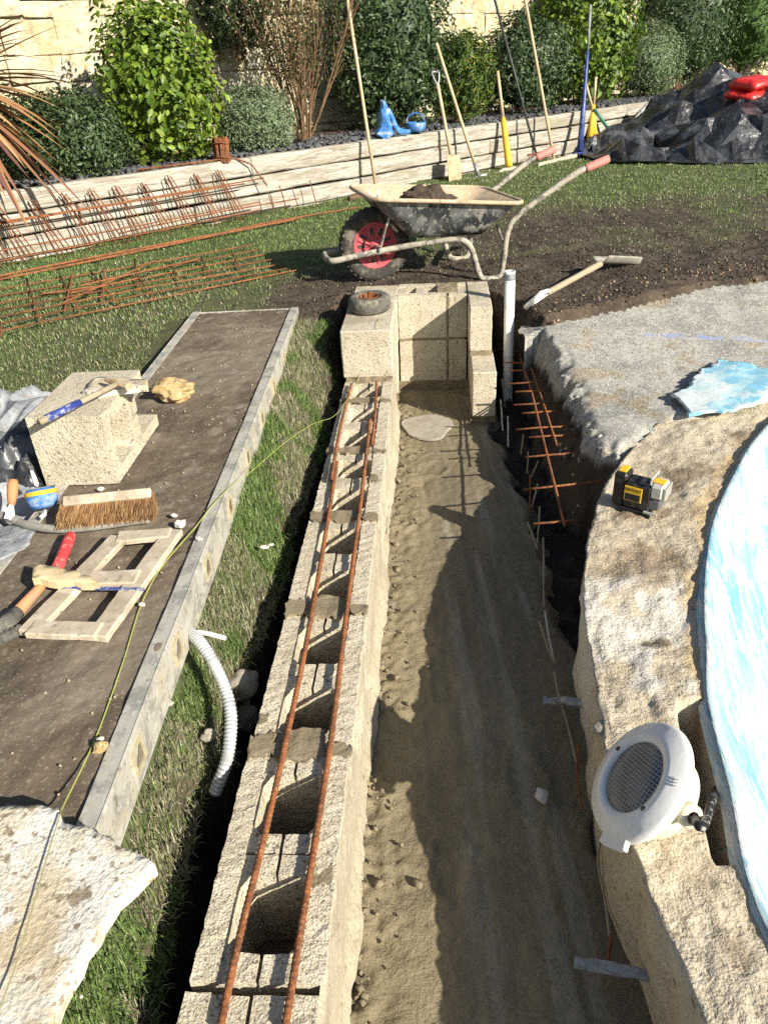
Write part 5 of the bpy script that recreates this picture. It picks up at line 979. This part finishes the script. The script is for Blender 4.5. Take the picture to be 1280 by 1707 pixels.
b = MB(); prof = [(.085, 0), (.088, .02), (.075, .08), (.06, .14), (.045, .20), (.025, .25), (.02, .28), (.005, .30)]; b.lathe(prof, 22); ob = b.build('sack', 'blue_plastic', bt_, cut=.025, rough=(.030, 13, 5)); 
b = MB(); b.tube(smooth_path([(.05, -.01, .20), (.09, -.02, .12), (.12, -.02, .04), (.19, .03, .01), (.24, .07, .008)], 4), [.022] * 5 + [.026] * 6 + [.02] * 6, 7, squash=.5); b.build('strap', 'blue_plastic', bt_, rough=(.006, 20, 3))
bw = thing('blue_bucket', 'small blue bowl with handle on the timber wall beside the blue bag', 'bowl', loc=(0.503, 7.764, 0.623))
b = MB(); b.lathe([(0, .002), (.082, .0), (.092, .03), (.094, .075), (.090, .078), (.088, .03), (.0, .02)], 24); b.build('tub', 'blue_plastic', bw, smooth=True); b = MB(); b.tube([(.085 * math.cos(t), .03 + .02 * math.sin(t), .075 + .075 * math.sin(t)) for t in np.linspace(0, math.pi, 14)], .006, 6); b.build('handle', 'blue_plastic', bw, smooth=True)

# ------------------------------------------------------------------ rebar cages and mesh by the sleeper wall
cg = thing('rebar_cage', 'rusty rebar cage of tall pointed stirrups leaning along the sleepers', 'rebar cage')
def wv(s_, off, z_): return wall_pt(s_, off, z_)
for k in range(10):
    s_ = -.16 + .205 * k + random.uniform(-.02, .02); dx = random.uniform(-.02, .02); tilt = random.uniform(.0, .05)
    zt = .55 + random.uniform(-.015, .02); q = random.uniform(-.01, .01)
    for ds_, m_ in ((0, 'rust_dark'), (.03, 'rust')):
        wire('stirrup', [wv(s_ + .07 + ds_ + q, .17, .18), wv(s_ + ds_ + q, .065 - ds_ * .3, zt - ds_ * .4), wv(s_ + .018 + ds_, .06 - ds_ * .3, zt + .006 - ds_ * .4), wv(s_ + .055 + ds_, .05, zt - .075), wv(s_ + .15 + ds_ * 1.2 + q, .13, .19)], .0042 if ds_ else .0048, m_, cg, 6)
for off, z_, dz, a0, a1 in ((.085, .445, .0, -.5, 2.1), (.10, .43, .012, -.5, 1.9), (.13, .285, .0, -.4, 2.0), (.15, .23, .0, -.3, 2.0), (.12, .255, .02, .8, 2.4)):
    wire('long_bar', smooth_path([wv(a0, off, z_), wv((a0 + a1) / 2, off + .01, z_ + dz), wv(a1, off, z_ + .01)], 4), .0052, 'rust', cg, 6)
for k, s_ in enumerate((2.12, 2.24, 2.36, 2.55)): wire('starter_bar', [wv(s_, .16, .18), wv(s_ - .03, .13, .36 + .03 * (k % 2))], .0042, 'rust_dark', cg, 6)
b = MB(); wire('loose_bar', [wv(1.1, -.02, .625), wv(1.9, .01, .62), wv(2.02, .06, .56), wv(2.1, .12, .4)], .006, 'rust', cg, 6)
# pair of long bars on the grass
for i, (pa, pm, pb, lb) in enumerate((((-2.375, 4.449, 0.200), (-1.635, 5.081, 0.202), (-0.493, 6.078, 0.205), 'longer orange rusty bar lying on the grass in front of the cage'), ((-2.416, 4.540, 0.200), (-1.785, 5.057, 0.204), (-0.557, 5.997, 0.205), 'orange rusty bar lying tight beside the longer one on the grass'), ((-1.301, 5.375, 0.200), (-0.781, 5.947, 0.200), (-0.052, 6.427, 0.200), 'thin rusty bar lying on the grass toward the broom'))):
    tag(rebar('reinforcing_bar', [pa, pm, pb], .0075 if i < 2 else .005, 'rust', .05, n=6), lb, 'rebar', 'bars lying on the grass')
ms = thing('mesh_sheet', 'flat rusty reinforcing mesh lying in the grass at the left', 'rebar mesh')
for k, (pa, pb) in enumerate((((-1.845, 3.415, 0.210), (-0.401, 4.356, 0.210)), ((-1.893, 3.526, 0.212), (-0.472, 4.394, 0.212)), ((-1.952, 3.658, 0.210), (-0.518, 4.518, 0.210)), ((-2.003, 3.776, 0.214), (-0.583, 4.640, 0.214)), ((-2.069, 3.925, 0.212), (-0.655, 4.799, 0.212)), ((-2.135, 4.075, 0.212), (-0.710, 4.951, 0.212)), ((-2.205, 4.231, 0.210), (-0.770, 5.123, 0.210)))):
    wire('long_wire', [Vector(pa), lerp(pa, pb, .5) + Vector((0, 0, .012 * math.sin(k))), Vector(pb)], .0042, 'rust_dark' if k % 2 else 'rust', ms, 6)
for pa, pb in (((-2.024, 4.499, 0.216), (-1.594, 3.564, 0.212)), ((-1.865, 4.592, 0.216), (-1.432, 3.663, 0.214)), ((-1.687, 4.624, 0.216), (-1.286, 3.802, 0.214)), ((-1.475, 4.856, 0.216), (-1.241, 4.032, 0.214)), ((-1.332, 4.368, 0.216), (-1.133, 3.904, 0.214)), ((-1.224, 4.697, 0.216), (-1.038, 4.175, 0.214)), ((-1.820, 3.629, 0.214), (-1.714, 3.385, 0.212)), ((-1.053, 4.825, 0.214), (-0.898, 4.284, 0.212)), ((-0.874, 4.915, 0.214), (-0.746, 4.416, 0.212))): wire('cross_wire', [Vector(pa), Vector(pb)], .0044, 'rust_dark', ms, 6)
for pa, pb, lb in (((-1.750, 4.513, 0.225), (-1.537, 3.732, 0.218), 'upright-lying rusty offcut crossing the mesh at the left'), ((-1.598, 4.625, 0.225), (-1.386, 3.874, 0.218), 'second rusty offcut across the mesh, beside the first'), ((-1.591, 3.869, 0.222), (-1.313, 4.738, 0.226), 'long rusty bar lying diagonally over the mesh'), ((-1.778, 4.082, 0.222), (-1.394, 4.224, 0.222), 'shorter bright rusty bar over the left of the mesh'), ((-1.605, 4.054, 0.226), (-1.311, 4.295, 0.226), 'bright rusty bar crossing the middle of the mesh'), ((-1.604, 4.203, 0.226), (-1.047, 4.703, 0.226), 'long thin rusty bar over the far side of the mesh')):
    tag(rebar('reinforcing_bar', [pa, lerp(pa, pb, .5)[:], pb], .005, 'rust', .05, n=6), lb, 'rebar', 'offcuts on the mesh')

# ------------------------------------------------------------------ black sheet heap and red bag
HC = np.array([4.45, 9.0])
def heap(u, v):
    a = u * 2 * math.pi; r = v
    rx, ry = 2.05, 1.45; x = HC[0] + r * rx * np.cos(a) * (1 + .12 * fbm(np.cos(a), np.sin(a), 0, 2.2, 2, 3)); y = HC[1] + r * ry * np.sin(a) * (1 + .12 * fbm(np.cos(a) + 5, np.sin(a), 0, 2.2, 2, 4))
    prof = (1 - sstep(.3, 1.0, r)) * .38
    peak = .42 * np.exp(-(((x - 4.0) / .45) ** 2 + ((y - 9.85) / .42) ** 2))
    f1 = 1 - np.abs(vnoise(x * .9 + y * .6, y - x * .4, 0, 1.5, 11)) * 2; f2 = 1 - np.abs(vnoise(x + .4 * y, y, 0, 3.6, 12)) * 2; f3 = 1 - np.abs(vnoise(x, y - .6 * x, 0, 8, 13)) * 2
    z = .18 + prof + peak + (.17 * f1 + .09 * f2 + .03 * f3) * sstep(1.03, .85, r)
    wo_ = (x - WA.x) * WN.x + (y - WA.y) * WN.y; push = np.clip(.10 - wo_, 0, None); x = x + WN.x * push; y = y + WN.y * push; z = np.where(push > 0, np.minimum(z, 1.02), z)
    return x, y, np.maximum(z, .187 + .01 * r)
from mathutils.geometry import delaunay_2d_cdt
rg = np.random.default_rng(15); uu = rg.random(420); vr = np.sqrt(rg.random(420)) * .99; uu = np.concatenate([uu, np.linspace(0, 1, 90, endpoint=False)]); vr = np.concatenate([vr, np.full(90, 1.0) + rg.uniform(-.05, .03, 90)])
hx, hy, hz = heap(uu, vr); wo_ = (hx - WA.x) * WN.x + (hy - WA.y) * WN.y; inn = vr < .96
hz = np.where(inn, np.maximum(hz + rg.normal(0, .050, len(hz)), .20), .19 + rg.uniform(0, .05, len(hz)))
ov, oe, of, *_x = delaunay_2d_cdt([Vector((a, c)) for a, c in zip(hx, hy)], [], [], 0, 1e-4)
zmap = [hz[int(np.argmin((hx - p.x) ** 2 + (hy - p.y) ** 2))] for p in ov]
bs_ = MB(); bs_.add([(p.x, p.y, z_) for p, z_ in zip(ov, zmap)], [tuple(f) for f in of])
sheet = bs_.build('black_sheet', 'black_sheet', cut=.12, rough=(.012, 9, 5)); tag(sheet, 'big crumpled black plastic sheet heaped over building materials on the lawn', 'plastic sheet')
bag = thing('red_bag', 'bright red plastic cement bag with white print on the black sheet', 'bag', loc=(4.099, 8.740, 0.720), rz=.35); bag.scale = (.80, .80, .62)
bag.rotation_euler = (.10, -.06, .55)
for i, zc in enumerate((0, .15)):
    b = MB(); b.box((0, 0, zc), (.66, .44, .14)); o = b.build('sack' if i == 0 else 'upper_sack', 'red_bag', bag, bevel=.05, cut=.07, rough=(.03, 5, 6 + i), smooth=True); o.location = (.0 + .05 * i, .03 * i, 0)
for x_, w2 in ((.04, .26), (.02, .20)):
    b = MB(); b.box((x_, -.236, .17 if w2 > .22 else .125), (w2, .006, .022 if w2 > .22 else .016), mtx=None); b.build('print', 'white_print', bag)

# ------------------------------------------------------------------ shrubs
def shrub(name, label, loc, rx, ry, rz_, n, leaf, cols, m, seed, lump_=.22, inner=True, fold=.25, aspect=.5, up=.3, stem=.3, tuft=None, cat='shrub', boxy=2.0, coreh=.72):
    """crown centred rz_ above loc with leaves through the outer shell; several stems from the ground."""
    root = thing(name, label, cat, 'shrubs in the raised bed', loc=loc); rg = np.random.default_rng(seed)
    d = rg.normal(size=(n, 3)); d /= np.linalg.norm(d, axis=1)[:, None]; d[:, 2] = np.where(d[:, 2] < -.88, -d[:, 2], d[:, 2])
    lp = 1 + lump_ * fbm(d[:, 0] * 1.5 + seed, d[:, 1] * 1.5, d[:, 2] * 1.5, 2.0, 3, seed)
    sup = (np.abs(d[:, 0]) ** boxy + np.abs(d[:, 1]) ** boxy + np.abs(d[:, 2]) ** boxy) ** (-1 / boxy)
    rr = lp * sup * (1 - .38 * rg.random(n) ** 1.8 + (rg.random(n) < .06) * rg.uniform(0, .16, n)) * (1 + .07 * vnoise(d[:, 0] * 7, d[:, 1] * 7, d[:, 2] * 7, 1, seed + 3))
    ns = max(6, int(n * .0022)); sh_ = rg.integers(0, n, ns); sh_ = sh_[d[sh_, 2] > -.2]
    for k_ in sh_:
        q_ = rg.integers(0, n, 11); d[q_] = d[k_] + rg.normal(0, .035, (11, 3)); rr[q_] = np.linspace(.92, rg.uniform(1.10, 1.32), 11) * lp[k_] * sup[k_]
    R = np.array([rx, ry, rz_]); P = d * rr[:, None] * R + np.array([0, 0, rz_ * (.92)])
    nn = d / R; nn /= np.linalg.norm(nn, axis=1)[:, None]
    nn = nn * .85 + rg.normal(size=(n, 3)) * .5 + np.array([0, 0, up]); nn /= np.linalg.norm(nn, axis=1)[:, None]
    t = rg.normal(size=(n, 3)) + np.array([0, 0, .5]); t -= nn * (t * nn).sum(1)[:, None]; t /= np.linalg.norm(t, axis=1)[:, None]; w = np.cross(nn, t)
    L = leaf * rg.uniform(.45, 1.45, n)[:, None]; Wd = L * aspect
    V = np.stack([P - t * L * .5, P - t * L * .05 + w * Wd * .5 + nn * L * fold * .35, P + t * L * .28 + w * Wd * .38 + nn * L * fold * .25, P + t * L * .55 - nn * L * .12, P + t * L * .28 - w * Wd * .38 + nn * L * fold * .25, P - t * L * .05 - w * Wd * .5 + nn * L * fold * .35], 1)
    F = (np.array([(0, 1, 2, 3), (0, 3, 4, 5)])[None] + (np.arange(n) * 6)[:, None, None]).reshape(-1, 4)
    c = np.array(cols)[rg.integers(0, len(cols), n)] * rg.uniform(.75, 1.3, (n, 1)); crown = raw_mesh('crown', V.reshape(-1, 3), F, m, root, False, tint=np.repeat(c, 6, 0))
    if inner:
        bmi = bmesh.new(); bmesh.ops.create_icosphere(bmi, subdivisions=4, radius=1.0); q = np.array([v.co[:] for v in bmi.verts])
        k = coreh * (1 + lump_ * fbm(q[:, 0] * 1.5 + seed, q[:, 1] * 1.5, q[:, 2] * 1.5, 2.0, 3, seed)) * (np.abs(q) ** boxy).sum(1) ** (-1 / boxy) + .05 * vnoise(q[:, 0], q[:, 1], q[:, 2], 9, seed)
        F2 = np.array([[v.index for v in f.verts] for f in bmi.faces]); bmi.free(); V2 = q * k[:, None] * R + np.array([0, 0, rz_ * .92]); raw_mesh('inner_foliage', V2, F2, m, root, False, tint=np.repeat(np.array([cols[0]]), len(V2), 0))
    b = MB()
    for k in range(5):
        a = rg.uniform(0, 6.28); b.tube([(.04 * math.cos(a), .04 * math.sin(a), -.05), (.15 * rx * math.cos(a), .15 * ry * math.sin(a), rz_ * .5), (.5 * rx * math.cos(a), .5 * ry * math.sin(a), rz_ * 1.1)], [.014, .010, .005], 6)
    b.build('trunk', 'bark', root); return root
DK = [(.034, .064, .024), (.048, .084, .030), (.065, .105, .036), (.095, .13, .06)]
BRI = [(.13, .20, .022), (.18, .26, .03), (.08, .145, .016), (.24, .32, .055), (.06, .11, .015)]
GRY = [(.15, .20, .11), (.19, .24, .14), (.11, .16, .075), (.23, .28, .18)]
MID = [(.06, .115, .022), (.085, .15, .03), (.11, .17, .04)]
def bedp(s_, off): return wall_pt(s_, off, .58)
shrub('evergreen_shrub', 'low dark small-leaved rounded shrub beside the spiky brown plant', (-2.136, 5.981, 0.536), .44, .40, .31, 10000, .030, DK, 'leaf_dark', 3, .16, boxy=2.6)
shrub('laurel_shrub', 'tall bright yellow-green large-leaved shrub against the cream wall', (-1.503, 6.494, 0.593), .41, .38, .545, 4600, .052, BRI, 'leaf_bright', 5, .20, aspect=.62, boxy=2.6, coreh=.60)
shrub('hebe_shrub', 'grey-green dome-shaped shrub between the laurel and the bare shrub', (-0.887, 7.004, 0.572), .32, .30, .265, 11000, .021, GRY, 'leaf_matt', 7, .08, boxy=2.6, up=.5)
shrub('evergreen_shrub', 'tall dark evergreen behind the blue bag and broom handle', (0.281, 8.313, 0.617), .56, .46, .80, 10000, .040, DK, 'leaf_dark', 11, .18, boxy=2.5)
shrub('leafy_shrub', 'narrow-leaved green shrub with yellow tips behind the long wooden shovel', (1.016, 8.689, 0.659), .36, .32, .38, 4200, .062, MID + [(.20, .22, .03)], 'leaf_bright', 13, .24, aspect=.22)
shrub('evergreen_shrub', 'broad dark green shrub behind the yellow pickaxe', (1.814, 9.490, 0.608), .55, .45, .48, 8000, .038, DK, 'leaf_dark', 17, .2)
shrub('laurel_shrub', 'bright green large-leaved shrub behind the blue pole', (2.732, 10.581, 0.623), .66, .5, .78, 5600, .068, BRI + MID, 'leaf_bright', 19, .2, aspect=.6)
shrub('clipped_shrub', 'grey-green tightly clipped ball shrub beside the black sheet', (3.804, 11.291, 0.588), .48, .45, .45, 10000, .028, GRY + MID[:1], 'leaf_matt', 23, .06, up=.3)
shrub('evergreen_shrub', 'dark shrub rising behind the black sheet peak', (4.641, 12.418, 0.619), .72, .5, .95, 8000, .045, DK, 'leaf_dark', 29, .18)
shrub('feathery_shrub', 'light green feathery shrub above the red bag at the right edge', (5.957, 13.259, 0.774), .85, .6, .78, 4200, .095, [(.08, .15, .04), (.11, .19, .06), (.15, .23, .08)], 'leaf_matt', 31, .26, aspect=.16)
shrub('dark_hedge_shrub', 'dark leafy shrub at the top right corner behind the feathery shrub', (7.017, 14.421, 0.840), 1.0, .6, .85, 3600, .08, DK, 'leaf_dark', 37, .2)
shrub('evergreen_shrub', 'dark leafy branch mass at the top, left of the bare shrub', (-1.039, 7.734, 1.316), .34, .22, .42, 1700, .055, DK, 'leaf_dark', 39, .3, inner=False)
# bare twiggy shrub
tg = thing('twiggy_shrub', 'tall bare many-stemmed shrub with orange-brown twigs and few leaves', 'shrub', 'shrubs in the raised bed', loc=(-0.514, 7.356, 0.677))
rg = random.Random(5); b = MB(); tips = []
for k in range(34):
    a = rg.uniform(0, 6.28); sp_ = rg.uniform(.08, .62); h = rg.uniform(.9, 1.5); p = Vector((.05 * math.cos(a), .05 * math.sin(a), -.03)); pts = [p]; dirv = Vector((math.cos(a) * sp_, math.sin(a) * sp_ * .7, 1)).normalized()
    for j in range(6):
        dirv = (dirv + Vector((rg.uniform(-.14, .14), rg.uniform(-.14, .14), .03))).normalized(); p = p + dirv * h / 6; pts.append(p)
        if j > 0:
            for _ in range(2):
                q = p; dv = (dirv + Vector((rg.uniform(-.8, .8), rg.uniform(-.8, .8), rg.uniform(-.1, .5)))).normalized(); tw_ = [q]
                for i_ in range(3): dv = (dv + Vector((rg.uniform(-.3, .3), rg.uniform(-.3, .3), .1))).normalized(); q = q + dv * rg.uniform(.05, .11); tw_.append(q); tips.append(q)
                b.tube(tw_, [.0035, .003, .0022, .0015], 4, caps=False)
    b.tube(pts, [.010, .008, .0065, .0055, .0045, .0035, .0025], 6, caps=False)
b.build('trunk', 'bark', tg)
rgn = np.random.default_rng(4); T_ = np.array([t[:] for t in tips]); k = rgn.random(len(T_)) < np.where(T_[:, 2] > .55, .95, .5); T_ = np.repeat(T_[k], 6, 0) + rgn.normal(0, .06, (6 * k.sum(), 3)); n = len(T_); t = rgn.normal(size=(n, 3)); t /= np.linalg.norm(t, axis=1)[:, None]; w = np.cross(t, rgn.normal(size=(n, 3))); w /= np.linalg.norm(w, axis=1)[:, None]; L = .030 * rgn.uniform(.6, 1.2, (n, 1))
V = np.stack([T_ - t * L * .5, T_ + w * L * .3, T_ + t * L * .5, T_ - w * L * .3], 1); raw_mesh('crown', V.reshape(-1, 3), np.arange(4 * n).reshape(-1, 4), 'leaf_dark', tg, False, tint=np.repeat(np.array([(.04, .065, .022), (.06, .075, .028), (.12, .095, .04)])[rgn.integers(0, 3, n)], 4, 0))
# spiky plant at the left
pf = thing('spiky_plant', 'bronze sword-leaved plant arching in from the left edge', 'plant', loc=(-2.460, 5.289, 0.630))
rg = random.Random(9); b = MB(); vv = []; ff = []; cc = []
for k in range(190):
    a = rg.uniform(0, 6.28); el = rg.uniform(-.75, 1.3); L = rg.uniform(.55, .95); d = Vector((math.cos(a) * math.cos(el), math.sin(a) * math.cos(el), math.sin(el))); p = Vector((-.05, -.03, .58)); s_ = d.cross(Vector((0, 0, 1))); s_ = s_.normalized() if s_.length > .01 else Vector((1, 0, 0)); w0 = rg.uniform(.020, .036); n0 = len(vv); droop = rg.uniform(.15, .75); col = rg.choice([(.34, .19, .085), (.26, .13, .07), (.42, .27, .13), (.15, .07, .055)]) if el < .75 else rg.choice([(.13, .06, .055), (.19, .085, .07), (.09, .055, .045)])
    for j in range(7):
        t = j / 6; q = p + d * L * t + Vector((0, 0, -droop * L * t * t * .6)); w = w0 * (1 - t ** 2.2) * (.55 + .45 * min(1, t * 4)); up_ = s_.cross(d).normalized()
        vv += [q - s_ * w, q + up_ * (-w * .45), q + s_ * w]; cc += [col] * 3
    for j in range(6):
        i0 = n0 + j * 3; ff += [(i0, i0 + 1, i0 + 4, i0 + 3), (i0 + 1, i0 + 2, i0 + 5, i0 + 4)]
raw_mesh('leaf_blades', np.array([v[:] for v in vv]), np.array(ff), 'leaf_matt', pf, False, tint=np.array(cc) )
b = MB(); b.tube([(0, 0, -.02), (-.01, 0, .3), (-.05, -.03, .60)], [.045, .04, .03], 9); b.build('trunk', 'bark', pf)
